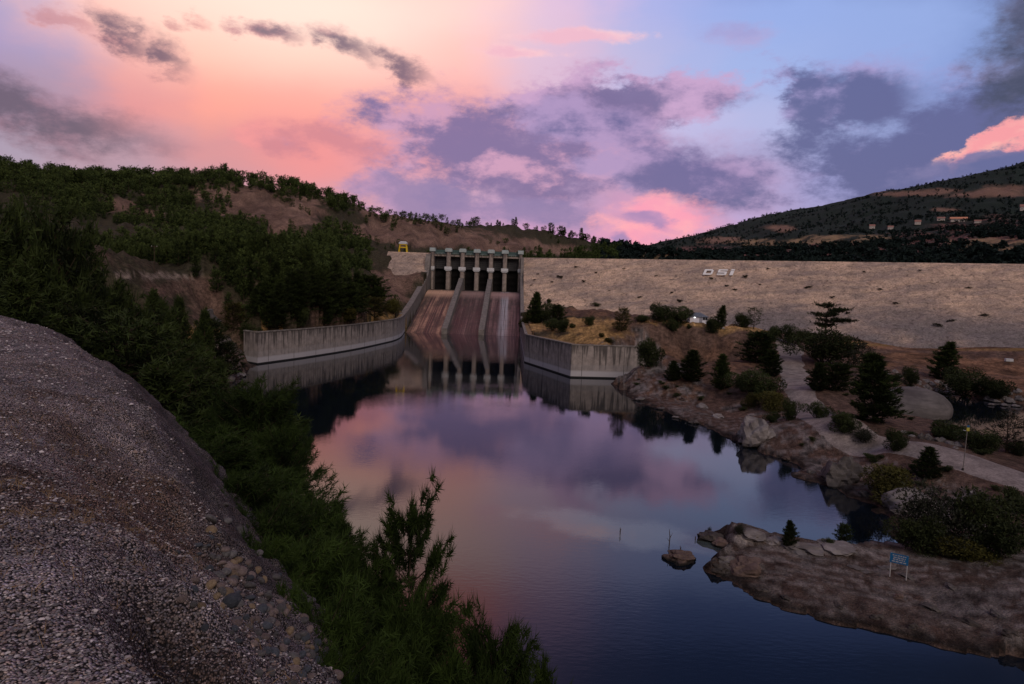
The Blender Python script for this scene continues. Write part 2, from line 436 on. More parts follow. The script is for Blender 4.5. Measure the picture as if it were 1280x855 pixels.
CP = []          # control points: (x, y, z)
for p in [  # right bank, platform, knoll
    (662, 418, 208), (690, 411, 228), (740, 403, 262), (800, 400, 258), (735, 385, 292), (700, 384, 300), (780, 391, 285),
    (798, 405, 218), (870, 405, 250), (930, 408, 255), (870, 417, 190), (815, 410, 190), (930, 420, 185), (800, 428, 178), (770, 432, 172),
    (870, 454, 183), (835, 450, 181), (812, 441, 183), (905, 452, 178), (930, 442, 180), (792, 430, 176), (870, 470, 152), (830, 472, 152), (900, 500, 135), (800, 468, 160), (950, 480, 138), (955, 440, 175), (900, 455, 158),
    (960, 530, 108), (1010, 560, 95), (985, 505, 122), (1040, 575, 90), (1075, 560, 93), (1100, 600, 81), (1150, 610, 77), (1200, 630, 71), (1280, 650, 66), (1150, 590, 80),
    (1060, 480, 138), (1090, 515, 112), (1040, 455, 168), (1100, 470, 160),
    (1200, 684, 59), (1280, 700, 54), (1150, 700, 55.4), (1050, 689, 57.4), (1000, 688, 57.6), (930, 671, 60.8), (1100, 725, 53.4), (1180, 732, 50.2), (1280, 762, 45.6), (1220, 705, 54.2), (1400, 700, 53),
    (1000, 720, 54.8), (1050, 745, 51.6),
    (1200, 481, 182), (1280, 480, 176), (1200, 446, 228), (1100, 441, 238), (1280, 441, 226), (1500, 450, 215), (1150, 462, 205), (1500, 490, 170), (1500, 620, 80), (1500, 700, 56),
    # left platform and the slopes over it
    (420, 405, 212), (340, 410, 192), (480, 399, 270), (430, 380, 240), (440, 352, 275), (500, 337, 400), (520, 347, 385), (518, 391, 335), (460, 342, 330), (380, 346, 262), (330, 352, 235),
    (230, 344, 186), (150, 343, 186), (95, 342, 186), (285, 360, 178), (300, 402, 175), (308, 440, 176), (240, 402, 160), (270, 450, 150), (200, 420, 140), (160, 390, 130), (100, 380, 110), (60, 372, 90), (230, 480, 115),
    (-150, 360, 110), (-300, 330, 150),
    # left hill
    (0, 300, 300), (200, 303, 330), (100, 262, 450), (0, 210, 620), (100, 224, 620), (200, 229, 640), (290, 222, 660), (340, 229, 668), (390, 238, 680), (450, 256, 690), (520, 269, 700), (600, 281, 720), (650, 286, 730), (700, 294, 740), (742, 309, 760),
    (768, 321, 780), (300, 264, 520), (400, 282, 480), (300, 312, 360), (400, 316, 390), (500, 294, 560), (560, 306, 560), (620, 307, 600), (700, 314, 650), (-200, 205, 600), (-200, 300, 300), (-400, 220, 560), (560, 318, 470),
    # far right mountain
    (830, 306, 2800), (790, 317, 2600), (900, 288, 2900), (1000, 264, 3000), (1100, 245, 3000), (1200, 224, 3000), (1280, 208, 3000), (1500, 172, 3000), (900, 310, 1700), (1000, 299, 1600), (1100, 288, 1500), (1200, 278, 1400), (1280, 272, 1350), (1500, 262, 1300),
    (850, 321, 900), (900, 321, 760), (1000, 323, 680), (1100, 323, 620), (1200, 325, 570), (1280, 326, 530), (1500, 335, 440), (1000, 312, 1000), (1200, 303, 820), (1280, 299, 760)]:
    CP.append(A3(*p))
for (px, py, Y) in ROAD and [(988, 432, 200), (990, 468, 150), (1002, 492, 124), (1052, 531, 97), (1130, 556, 88), (1200, 573, 82), (1285, 602, 75)]:
    CP.append(A3(px, py, Y))
for px, py, Y, z in [(0, 200, 950, 70), (200, 220, 980, 70), (390, 236, 1000, 65), (520, 275, 1000, 55), (650, 296, 1000, 45), (742, 305, 1050, 50), (600, 290, 1500, 40), (200, 220, 2000, 60), (-200, 200, 1500, 60), (768, 315, 1500, 40), (820, 318, 1900, 60),
                     (900, 287, 4300, 200), (1100, 244, 4300, 300), (1280, 207, 4300, 400), (1500, 170, 4300, 500), (300, 220, 4300, 60), (600, 290, 4300, 40), (-200, 220, 4300, 60), (760, 300, 4300, 60)]:
    q = at(px, py, Y); CP.append((q[0], q[1], z))
for t in (-90, -20, 30, 80, 130, 180, 230, 290, 360):      # under and behind the dam
    c = DC0 + DAX * t
    run = (CREST - DTOE) * DSLOPE
    for k, z in ((run + 6, DTOE + 1.0), (run, DTOE - 1), (run * 0.4, 3.0), (-45, 28.0)):
        if t < 0: continue
        q = c + DN * k; CP.append((q[0], q[1], z))
for x, y, z in [(CHX0 - 4, 330, 9.5), (CHX0 - 5, 350, 14), (CHX0 - 5, 380, 23), (CHX0 - 6, 405, 31), (CHX0 - 8, 424, 38), (CHX0 - 30, 430, 42), (CHX0 - 20, 470, 30), (-20, 470, 25),
                (CHX1 + 6, 330, 12.0), (CHX1 + 8, 300, 10.5), (CHX1 + 6, 270, 9.6), (CHX1 + 5, 235, 9.2)]:
    CP.append((x, y, z))
CP = np.array(CP)


def lp(X, Y):
    return np.stack([np.arctan2(X, Y), np.log(np.maximum(np.hypot(X, Y), 1.0))], -1)


_cu = lp(CP[:, 0], CP[:, 1])
_d = np.linalg.norm(_cu[:, None] - _cu[None], axis=-1)
_K = np.sqrt(_d ** 2 + 0.02 ** 2) * -1
_n = len(CP)
_A = np.zeros((_n + 3, _n + 3)); _A[:_n, :_n] = _K + np.eye(_n) * -0.0012
_A[:_n, _n] = 1; _A[_n, :_n] = 1; _A[:_n, _n + 1:] = _cu; _A[_n + 1:, :_n] = _cu.T
_sol = np.linalg.solve(_A, np.concatenate([CP[:, 2] - 22.5, np.zeros(3)]))


def rbf(U):
    out = np.empty(len(U))
    for i in range(0, len(U), 20000):
        u = U[i:i + 20000]
        d = np.sqrt(((u[:, None] - _cu[None]) ** 2).sum(-1) + 0.02 ** 2) * -1
        out[i:i + 20000] = d @ _sol[:_n] + _sol[_n] + u @ _sol[_n + 1:]
    return out + 22.5


def edge_sd(X, Y):
    "distance outside the mound edge (negative on the mound)"
    d = seg_dist(X, Y, EDGE)
    poly = EDGE + [(-400, 60), (-400, -60), (6, -60)]
    return np.where(inside(X, Y, poly), -d, d)


def bank_z(X, Y):
    "surface of the gravel mound"
    d = edge_sd(X, Y)
    r = np.hypot(X, Y)
    wob = fbm(X * 0.9, Y * 0.9, 31, 4) * 0.40 + fbm(X * 2.6, Y * 2.6, 33, 3) * 0.16 + fbm(X * 0.28, Y * 0.28, 37, 3) * 0.7 * sstep(2, 14, r)
    e = d + wob * 0.8 + 0.55 - 0.88 * sstep(9, 26, r)
    soft = 0.33 + 0.012 * r
    drop = 1.25 * soft * np.log1p(np.exp(np.clip((e - 0.15) / soft, -30, 30)))
    z = ZB - drop + fbm(X * 0.35, Y * 0.35, 41, 3) * 0.10 + fbm(X * 2.2, Y * 2.2, 43, 4) * 0.06
    # gully washed out of the edge with the cobbles, and a worn shallow one farther along
    q = ((X + 1.45) * 0.78 - (Y - 3.5) * 0.63) / 1.15, ((X + 1.45) * 0.63 + (Y - 3.5) * 0.78) / 0.40
    z -= 0.66 * np.exp(-(q[0] ** 2 + q[1] ** 2) ** 1.6) * (1 + 0.5 * fbm(X * 3, Y * 3, 47, 4))
    q = ((X + 4.4) * 0.64 - (Y - 7.6) * 0.77) / 2.8, ((X + 4.4) * 0.77 + (Y - 7.6) * 0.64) / 0.95
    z -= 0.36 * np.exp(-(q[0] ** 2 + q[1] ** 2) ** 1.3)
    return z, d


# polar sheet: fine where the photograph looks, coarse to the sides
_th = np.radians(np.concatenate([np.arange(-110, -48, 2.0), np.arange(-48, 46.01, 0.115), np.arange(48, 111, 2.0)]))
_lr = np.log(2.0) + np.arange(0, np.log(6000 / 2.0), 0.0095)
_cth = np.radians(np.linspace(-110, 110, 441)); _clr = np.linspace(_lr[0], _lr[-1] + 0.01, 400)
_g = np.stack(np.meshgrid(_cth, _clr), -1).reshape(-1, 2)
_cz = rbf(_g).reshape(len(_clr), len(_cth))


def bil(grid, ths, lrs, T, L):
    i = np.clip(np.interp(L, lrs, np.arange(len(lrs))), 0, len(lrs) - 1.001); j = np.clip(np.interp(T, ths, np.arange(len(ths))), 0, len(ths) - 1.001)
    i0 = i.astype(int); j0 = j.astype(int); fi = i - i0; fj = j - j0
    return (grid[i0, j0] * (1 - fj) + grid[i0, j0 + 1] * fj) * (1 - fi) + (grid[i0 + 1, j0] * (1 - fj) + grid[i0 + 1, j0 + 1] * fj) * fi


TT, LL = np.meshgrid(_th, _lr)
RR = np.exp(LL); XX = RR * np.sin(TT); YY = RR * np.cos(TT)
sh = XX.shape
x, y = XX.ravel(), YY.ravel(); r = RR.ravel(); th = TT.ravel()
z = bil(_cz, _cth, _clr, th, LL.ravel())
d_wall = np.full(x.shape, 1e3); _n = (r > 100) & (r < 380)
d_wall[_n] = np.minimum(seg_dist(x[_n], y[_n], RW), seg_dist(x[_n], y[_n], LW + [(LW[-1][0] - 5.5, LW[-1][1] + 4.5)]))
_wm = sstep(4, 14, d_wall) * (r < 260)
xw = x + _wm * (fbm(x * 0.13, y * 0.13, 501, 4, 0.6) * 3.2 + fbm(x * 0.7, y * 0.7, 503, 3) * 0.5); yw = y + _wm * (fbm(x * 0.13 + 40, y * 0.13, 505, 4, 0.6) * 3.2 + fbm(x * 0.7, y * 0.7 + 9, 507, 3) * 0.5)
lake_in = inside(xw, yw, LAKE); stream_in = inside(x, y, STREAM)
near = r < 520
d_nat = np.full(x.shape, 1e3); d_lake = np.full(x.shape, 1e3); d_str = np.full(x.shape, 1e3); d_road = np.full(x.shape, 1e3)
d_nat[near] = np.minimum(seg_dist(xw[near], yw[near], NATURAL[0]), seg_dist(xw[near], yw[near], NATURAL[1]))
d_lake[near] = seg_dist(xw[near], yw[near], LAKE, True)
d_str[near] = seg_dist(x[near], y[near], STREAM, True)
d_road[near] = seg_dist(x[near], y[near], [p[:2] for p in ROAD])
# steep wooded slope between the mound and the lake
ed = edge_sd(x, y)
d_shL = seg_dist(x, y, SHORE_L)
slope = 20.2 * d_shL / (np.maximum(ed, 0) + d_shL + 1e-3)
wn = (1 - sstep(45, 85, r)) * (1 - sstep(radians(14), radians(22), th))
z = z * (1 - wn) + slope * wn
# relief
rug = sstep(0, 14, d_road) * (0.25 + 0.75 * sstep(0, 22, np.where(lake_in, 0, d_lake)))
plat = sstep(9.5, 12, z)          # keep the walled platforms even
rel = fbm(th * 9, LL.ravel() * 9, 3, 5, 0.5) * r * 0.011 + fbm(x * 0.06, y * 0.06, 5, 5, 0.55) * 1.5 * sstep(60, 140, r) * plat + fbm(x * 0.35, y * 0.35, 9, 4) * 0.35
rel = np.where(r > 300, rel, rel * (0.35 + 0.65 * plat))
gul = np.abs(fbm(th * 30 + 3, LL.ravel() * 6, 21, 3, 0.5)) * np.minimum(r, 700) * 0.016
z = z + (rel - gul * plat * sstep(120, 260, r)) * rug
# mound underneath its gravel
bz, _ = bank_z(x[r < 120], y[r < 120])
mnd = np.full(x.shape, 99.0); mnd[r < 120] = bz - 0.7 - 0.25 * np.maximum(ed[r < 120], 0)
z = np.where((ed < 6) & (r < 120), np.minimum(z, np.where(ed < 0, mnd, np.maximum(mnd, 0) + 50 * (ed > 2.2))), z)
# waters
bank = 0.10 + np.minimum(1.15 * d_nat ** 0.9, 1e3)
out = ~(lake_in | stream_in)
z = np.where(out, np.maximum(z, 0.12 + np.minimum(0.2 * np.minimum(d_nat, d_str), 0.5)), z)
z = np.where(out & (d_nat < 40), np.minimum(z, bank + fbm(x * 0.5, y * 0.5, 13, 4) * np.minimum(d_nat, 1.0) * 0.7), z)
z = np.where(out & (d_str < 20), np.minimum(z, 0.12 + 0.7 * d_str), z)
z = np.where(lake_in, -0.06 - np.minimum(4.0, 0.6 * d_lake), z)
z = np.where((d_wall < 2.2), np.minimum(z, -1.5), z)
z = np.where(stream_in, -0.06 - np.minimum(2.0, 0.4 * d_str), z)
# keep the ground below the dam and behind the spillway
tt = (x - DC0[0]) * DAX[0] + (y - DC0[1]) * DAX[1]; kk = (x - DC0[0]) * DN[0] + (y - DC0[1]) * DN[1]
face = CREST - np.maximum(kk, 0) / DSLOPE
und = (tt > -3) & (tt < 420) & (kk > -8) & (kk < (CREST - DTOE) * DSLOPE - 10)
berm = sstep(10, 40, tt) * 0
z = np.where(und, np.minimum(z, face - 2.5), z)
z = np.where((x > CHX0 + 0.6) & (x < CHX1 + 1.4) & (y > PIER_Y - 4) & (y < PIER_Y + 30), np.minimum(z, 12), z)
ZZ = z.reshape(sh)


def gh(X, Y):
    "height of the ground"
    X = np.atleast_1d(np.asarray(X, float)); Y = np.atleast_1d(np.asarray(Y, float))
    return bil(ZZ, _th, _lr, np.arctan2(X, Y), np.log(np.maximum(np.hypot(X, Y), 2.0)))


def dam_z(X, Y):
    t = (X - DC0[0]) * DAX[0] + (Y - DC0[1]) * DAX[1]; k = (X - DC0[0]) * DN[0] + (Y - DC0[1]) * DN[1]
    return np.where((t > -1) & (t < 400) & (k > 0), CREST - k / DSLOPE, -1e3)


_ts = np.exp(np.linspace(np.log(3.0), np.log(5200), 1400))


def hit(px, py, dam=False):
    d = ray(px, py)
    P = CAM[None] + _ts[:, None] * d[None]
    g = np.maximum(gh(P[:, 0], P[:, 1]), 0.0)
    if dam: g = np.maximum(g, dam_z(P[:, 0], P[:, 1]))
    below = np.nonzero(P[:, 2] < g)[0]
    if not len(below): return P[-1]
    k = below[0]
    if k == 0: return P[0]
    a = P[k - 1][2] - g[k - 1]; b = g[k] - P[k][2]
    f = a / (a + b + 1e-9)
    return P[k - 1] * (1 - f) + P[k] * f


# ------------------------------------------------------------------ ground colours
_w = (np.stack([x, y, z], -1) - CAM) @ FW
_ok = _w > 1.0
AX = np.full(x.shape, -9e3); AY = np.full(x.shape, -9e3)
AX[_ok], AY[_ok], _ = proj(np.stack([x, y, z], -1)[_ok])
_no = [fbm(th * 40, LL.ravel() * 40, sd, 5, 0.6) for sd in (50, 150, 250)]


def region(blobs, edge=0.35, seed=50):
    "land cover over the patch of ground round each bearing"
    m = np.full(x.shape, -9.0)
    for (px, py, wp, hp) in blobs:
        m = np.maximum(m, 1 - np.hypot((AX - px) / wp, (AY - py) / hp))
    return sstep(-edge * 0.2, edge, m + _no[seed % 3] * 0.7 * (m > -0.8))


n1 = fbm(th * 60, LL.ravel() * 60, 61, 5, 0.6); n2 = fbm(x * 0.25, y * 0.25, 63, 5, 0.6); n3 = fbm(x * 1.3, y * 1.3, 67, 4, 0.6)
SOIL = np.array((0.120, 0.076, 0.062)); SOIL2 = np.array((0.168, 0.110, 0.088)); CLAY = np.array((0.215, 0.138, 0.108))
GOLD = np.array((0.46, 0.285, 0.12)); ROCK = np.array((0.21, 0.19, 0.19)); FLOOR = np.array((0.052, 0.046, 0.030)); ORANGE = np.array((0.28, 0.155, 0.095)); DARKS = np.array((0.085, 0.06, 0.055)); PALE = np.array((0.27, 0.24, 0.235)); WOOD = np.array((0.020, 0.030, 0.026))
C = SOIL + (SOIL2 - SOIL) * sstep(-0.35, 0.4, n2)[:, None]


def put(C, colr, m): return C * (1 - m[:, None]) + colr * m[:, None]


hill_l = sstep(radians(9), radians(6), th) * sstep(180, 215, r)
scarp = region([(335, 262, 60, 26), (372, 262, 34, 36), (300, 240, 90, 12), (150, 258, 26, 10), (215, 243, 34, 5), (185, 268, 20, 6), (350, 288, 30, 16), (470, 262, 30, 14), (480, 290, 60, 14), (520, 285, 60, 20), (560, 300, 70, 12), (620, 306, 60, 9), (690, 312, 60, 7),
                (450, 372, 50, 22), (485, 360, 40, 26), (400, 362, 24, 10), (330, 360, 24, 8), (500, 345, 30, 12)], 0.4)
C = put(C, FLOOR, hill_l * (1 - scarp))
C = put(C, SOIL * 1.15 + (CLAY - SOIL) * (0.45 + 0.9 * n1)[:, None].clip(0, 1), scarp * hill_l)
clay = region([(372, 262, 26, 30), (345, 240, 50, 8), (300, 240, 70, 8)], 0.5, 71)
C = put(C, CLAY * (1 + 0.5 * n1[:, None]), clay * hill_l * 0.8)
left_mid = sstep(radians(-14), radians(-16), th) * (r < 215) * sstep(3, 6, np.abs(z))
C = put(C, FLOOR * 1.1, left_mid * sstep(-0.35, 0.25, n2 + 0.1))
cliff = region([(262, 380, 32, 34), (240, 352, 40, 8), (285, 400, 22, 20), (270, 440, 26, 16), (290, 462, 26, 12), (215, 362, 50, 10), (178, 410, 16, 12)], 0.4, 73)
C = put(C, SOIL * 1.1 + (SOIL2 - SOIL) * (0.5 + n3)[:, None].clip(0, 1), cliff * (r < 230))
topl = region([(150, 344, 70, 3), (200, 345, 50, 4), (235, 346, 30, 3)], 0.5, 75)
C = put(C, np.array((0.25, 0.20, 0.17)), topl * (r < 230))
platL = ((th < 0) & (z > 8) & (z < 11.2) & (d_lake < 12) & (r > 150) & (y < 330)).astype(float)
C = put(C, GOLD * 0.62, platL * sstep(-0.3, 0.2, n2 + 0.15))
_gz = np.abs(np.gradient(z.reshape(sh), axis=0) / np.gradient(RR, axis=0)).ravel()
flat = 1 - sstep(0.32, 0.62, _gz)
gold = flat * region([(740, 408, 90, 10), (690, 408, 50, 8), (780, 420, 60, 10), (860, 408, 90, 7), (820, 405, 50, 7), (910, 411, 50, 7), (750, 424, 90, 8), (940, 415, 30, 6)], 0.35, 77)
kn = (r > 165) & (r < 300)
C = put(C, GOLD * (1 + 0.45 * n3[:, None] + 0.5 * n1[:, None]), gold * kn * (z > 7.5))
C = put(C, GOLD * 0.55, gold * kn * (z > 7.5) * sstep(0.12, 0.3, n3))
soilk = region([(860, 445, 80, 22), (840, 480, 70, 26), (900, 450, 60, 20), (750, 388, 60, 8), (715, 390, 40, 6)], 0.35, 79)
C = put(C, SOIL * 0.85 + (np.array((0.20, 0.115, 0.078)) - SOIL) * (0.5 + 1.2 * n1)[:, None].clip(0, 1), soilk * (1 - gold * (z > 9)))
orange = region([(1180, 452, 110, 10), (1240, 462, 80, 12), (1130, 446, 60, 6), (1270, 480, 50, 14), (1100, 432, 70, 4), (1200, 436, 120, 3)], 0.4, 81)
C = put(C, ORANGE * (0.75 + 0.9 * n1[:, None].clip(-.5, .5)), orange * (r > 130))
goldline = region([(1150, 431, 120, 2), (1250, 437, 80, 2), (1060, 428, 40, 2)], 0.5, 83)
C = put(C, GOLD * 0.6, goldline * (r > 130))
# bleached rock along the shore, dark wet band at the waterline
sh_m = (d_nat < 16) & out & (th > radians(3))
C = put(C, PALE * (0.55 + 0.9 * n3[:, None].clip(-.5, .5)), sh_m * sstep(0.02, 0.30, n2 + 0.06 - d_nat * 0.012) * sstep(0.5, 1.4, d_nat))
C = put(C, ROCK, (out & (d_nat < 9)) * sstep(-0.1, 0.3, n3) * 0.7)
pen = ((r < 72) & (th > radians(12)) & out).astype(float)
str_ = fbm((x * 0.40 + y * 0.92) * 1.5, (x * 0.92 - y * 0.40) * 0.10, 91, 5, 0.65)
C = put(C, SOIL * 0.75 + (np.array((0.150, 0.128, 0.118)) - SOIL * 0.75) * (0.5 + n3)[:, None].clip(0, 1), pen)
C = put(C, PALE * 0.85, pen * sstep(0.04, 0.2, str_ + 0.5 * n3) * 0.85)
penpale = region([(1010, 686, 60, 4), (930, 672, 40, 6), (1060, 690, 60, 3), (905, 712, 14, 5)], 0.6, 93)
C = put(C, PALE * (1.25 + 0.6 * n3[:, None]), penpale * pen * 0.9)
peng = region([(1230, 745, 80, 16), (1200, 765, 60, 14)], 0.7, 95)
C = put(C, np.array((0.10, 0.092, 0.095)) * (1 + n3[:, None]), peng * pen * 0.8)
wet = sstep(1.1, 0.3, z) * sstep(1.5, 0.5, d_nat) * out
C = put(C, np.array((0.018, 0.015, 0.014)), wet * 0.9)
C = put(C, DARKS, sstep(0.9, 0.2, z) * (d_nat > 1.2) * out * 0.5 * (d_nat < 30))
# right mountain: dark woods, dry clearings
mt = sstep(radians(5.5), radians(7.5), th) * (r > 430)
C = put(C, WOOD, mt)  # bluish wood colour: distance haze painted in
fields = region([(1000, 302, 90, 4), (1060, 297, 60, 4), (960, 306, 40, 3), (1240, 305, 60, 8), (1230, 311, 50, 5), (830, 322, 40, 4), (880, 318, 40, 3)], 0.4, 97)
bare = region([(975, 285, 20, 5), (1150, 242, 60, 4), (1180, 238, 30, 3), (1250, 240, 50, 8), (1230, 243, 60, 5), (900, 300, 30, 5), (1180, 262, 20, 3)], 0.5, 99)
red = region([(1160, 298, 60, 10), (1060, 310, 120, 8), (1210, 285, 60, 10), (950, 318, 120, 8), (880, 312, 40, 6), (1240, 290, 60, 20), (1120, 318, 160, 8), (850, 316, 60, 6)], 0.5, 101)
C = put(C, np.array((0.17, 0.085, 0.078)), mt * red * sstep(-0.35, 0.15, n1))
C = put(C, np.array((0.25, 0.15, 0.115)), mt * bare * 0.85)
C = put(C, np.array((0.30, 0.205, 0.12)), mt * fields * sstep(-0.45, 0.1, n1) * 0.9)
C = C * (1 + 0.35 * n1[:, None].clip(-.6, .6)) * (1 + 0.25 * n3[:, None].clip(-.6, .6) * (r < 300)[:, None])
C = np.clip(C, 0.004, 0.9)
# everything under the pines on the near slope is dark needle litter
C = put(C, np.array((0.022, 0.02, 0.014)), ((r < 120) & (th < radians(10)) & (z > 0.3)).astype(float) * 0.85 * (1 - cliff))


def f_ground(nt, b):
    at_ = nt.node('ShaderNodeAttribute'); at_.attribute_name = "Col"
    p = pos(nt)
    n = nt.noise(p, 0.9, 8, 0.68); nb = nt.noise(p, 3.5, 6, 0.6)
    c = nt.mix(0.85, at_.outputs[0], nt.mix(nt.ramp(n, 0.28, 0.72), (0.35, 0.34, 0.34), (1.5, 1.48, 1.45)), 'MULTIPLY')
    fn_ = nt.noise(p, 7.0, 5, 0.7); c = nt.mix(0.8, c, nt.ramp(fn_, 0.3, 0.7, 0.45, 1.55), 'MULTIPLY')
    peb = nt.voro(p, 2.2); c = nt.mix(nt.ramp(peb, 0.12, 0.0, 0, 0.25), c, (0.4, 0.37, 0.36))
    nt.put(b.inputs['Base Color'], c)
    h = nt.math('ADD', nt.math('ADD', n, nt.math('MULTIPLY', nb, 0.5)), nt.math('MULTIPLY', fn_, 0.22))
    nt.put(b.inputs['Normal'], nt.bump(h, 1.0, 0.6))


M_GROUND = material("ground_soil", f_ground, 0.95, 0.1)
ni, nj = sh
idx = np.arange(ni * nj).reshape(ni, nj)
Fq = np.stack([idx[:-1, :-1], idx[:-1, 1:], idx[1:, 1:], idx[1:, :-1]], -1).reshape(-1, 4)[:, ::-1]
V = np.stack([x, y, z], -1)
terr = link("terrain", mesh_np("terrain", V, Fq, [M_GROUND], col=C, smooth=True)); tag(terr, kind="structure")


# ------------------------------------------------------------------ water
def f_water(nt, b):
    p = pos(nt)
    sep = nt.node('ShaderNodeSeparateXYZ'); nt.l.new(p, sep.inputs[0])
    # pale silt bar just under the surface off the end of the spit
    cx, cy = W2(770, 662)
    m = nt.mapping(p, loc=(cx, cy, 0), rot=(0, 0, radians(-28)), scale=(11.0, 4.2, 1), typ='TEXTURE')
    dd = nt.math('ADD', nt.vmath('LENGTH', m), nt.math('MULTIPLY', nt.math('SUBTRACT', nt.noise(p, 0.22, 5, 0.6), 0.5), 1.6))
    sil = nt.ramp(dd, 1.15, 0.45)
    nt.put(b.inputs['Base Color'], nt.mix(nt.math('MULTIPLY', sil, 0.28), (0.004, 0.007, 0.012), (0.30, 0.37, 0.36)))
    w1 = nt.noise(nt.mapping(p, rot=(0, 0, radians(20)), scale=(1.0, 2.6, 1)), 1.1, 4, 0.55)
    w2 = nt.noise(nt.mapping(p, scale=(0.25, 0.6, 1)), 0.35, 3, 0.5)
    patch = nt.ramp(nt.noise(p, 0.03, 3, 0.5), 0.42, 0.62, 0.25, 1.0)
    h = nt.math('MULTIPLY', nt.math('ADD', w1, nt.math('MULTIPLY', w2, 0.6)), patch)
    nt.put(b.inputs['Normal'], nt.bump(h, 0.075, 0.10))
    b.inputs['IOR'].default_value = 1.42


M_WATER = material("water_surface", f_water, 0.02, 0.5)
wm = MB(); wm.add([(-130, -120, 0), (330, -120, 0), (330, 440, 0), (-130, 440, 0)], [(0, 1, 2, 3)])
tag(wm.build("water", M_WATER), kind="structure")


# ------------------------------------------------------------------ gravel mound in the foreground
def f_gravel(nt, b):
    at_ = nt.node('ShaderNodeAttribute'); at_.attribute_name = "Col"
    p = pos(nt)
    cells = nt.voro(p, 64, 'F1', 'Color'); dist = nt.voro(p, 64, 'F1', 'Distance')
    cells2 = nt.voro(p, 25, 'F1', 'Color'); d2 = nt.voro(p, 25, 'F1', 'Distance')
    sp = nt.node('ShaderNodeSeparateColor'); nt.l.new(cells, sp.inputs[0])
    sp2 = nt.node('ShaderNodeSeparateColor'); nt.l.new(cells2, sp2.inputs[0])
    br = nt.ramp(sp.outputs[0], 0.0, 1.0, 0.4, 2.3, False)
    c = nt.mix(1.0, at_.outputs[0], br, 'MULTIPLY')
    tint = nt.mix(sp.outputs[1], (0.9, 0.95, 1.15), (1.12, 1.0, 0.9)); c = nt.mix(1.0, c, tint, 'MULTIPLY')
    c = nt.mix(nt.ramp(dist, 0.35, 0.7), c, (0.012, 0.010, 0.011))
    big = nt.ramp(sp2.outputs[2], 0.8, 0.82)
    c = nt.mix(nt.math('MULTIPLY', nt.math('MULTIPLY', big, nt.ramp(d2, 0.42, 0.3)), 0.6), c, nt.mix(sp2.outputs[0], (0.06, 0.062, 0.075), (0.22, 0.19, 0.18)))
    n = nt.noise(p, 1.6, 6, 0.6); c = nt.mix(0.8, c, nt.ramp(n, 0.3, 0.7, 0.55, 1.35), 'MULTIPLY')
    nt.put(b.inputs['Base Color'], c)
    h = nt.math('MULTIPLY_ADD', dist, -0.8, nt.math('MULTIPLY', nt.math('MULTIPLY', big, d2), -1.0))
    nt.put(b.inputs['Normal'], nt.bump(h, 0.9, 0.02))


M_GRAVEL = material("gravel_ground", f_gravel, 0.92, 0.15)
gth = np.radians(np.arange(-82, 62, 0.22)); glr = np.log(1.6) + np.arange(0, np.log(75 / 1.6), 0.0062)
gT, gL = np.meshgrid(gth, glr); gx = (np.exp(gL) * np.sin(gT)).ravel(); gy = (np.exp(gL) * np.cos(gT)).ravel()
gz, gd = bank_z(gx, gy)
gz = gz + fbm(gx * 9, gy * 9, 51, 3) * 0.03
keep = (gd < 3.2)
gn = fbm(gx * 1.1, gy * 1.1, 53, 5, 0.6)
gc = np.array((0.195, 0.170, 0.173)) * (1 + 0.75 * gn[:, None])
gs_ = sstep(0.02, 0.35, fbm(gx * 0.45 + 5, gy * 0.45, 57, 5, 0.6)); gc = gc * (1 - gs_[:, None] * 0.6) + np.array((0.215, 0.178, 0.165)) * gs_[:, None] * 0.6
q = np.hypot(((gx + 4.6) * 0.64 - (gy - 7.8) * 0.77) / 3.6, ((gx + 4.6) * 0.77 + (gy - 7.8) * 0.64) / 1.25)
br_ = sstep(1.2, 0.3, q + 0.8 * gn)
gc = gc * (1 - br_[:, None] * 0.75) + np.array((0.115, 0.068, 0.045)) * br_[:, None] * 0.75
q = np.hypot(((gx + 1.4) * 0.78 - (gy - 3.55) * 0.63) / 1.15, ((gx + 1.4) * 0.63 + (gy - 3.55) * 0.78) / 0.42)
br2 = sstep(1.2, 0.5, q + 0.5 * gn)
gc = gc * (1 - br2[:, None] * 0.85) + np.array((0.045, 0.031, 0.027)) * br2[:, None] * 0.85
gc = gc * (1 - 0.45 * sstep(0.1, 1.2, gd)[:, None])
gidx = np.arange(gx.size).reshape(gT.shape)
gF = np.stack([gidx[:-1, :-1], gidx[:-1, 1:], gidx[1:, 1:], gidx[1:, :-1]], -1).reshape(-1, 4)[:, ::-1]
gF = gF[keep[gF].all(1)]
used = np.unique(gF); rm = -np.ones(gx.size, int); rm[used] = np.arange(len(used))
gb = link("gravel_bank", mesh_np("gravel_bank", np.stack([gx, gy, gz], -1)[used], rm[gF], [M_GRAVEL], col=gc[used], smooth=True)); tag(gb, kind="structure")


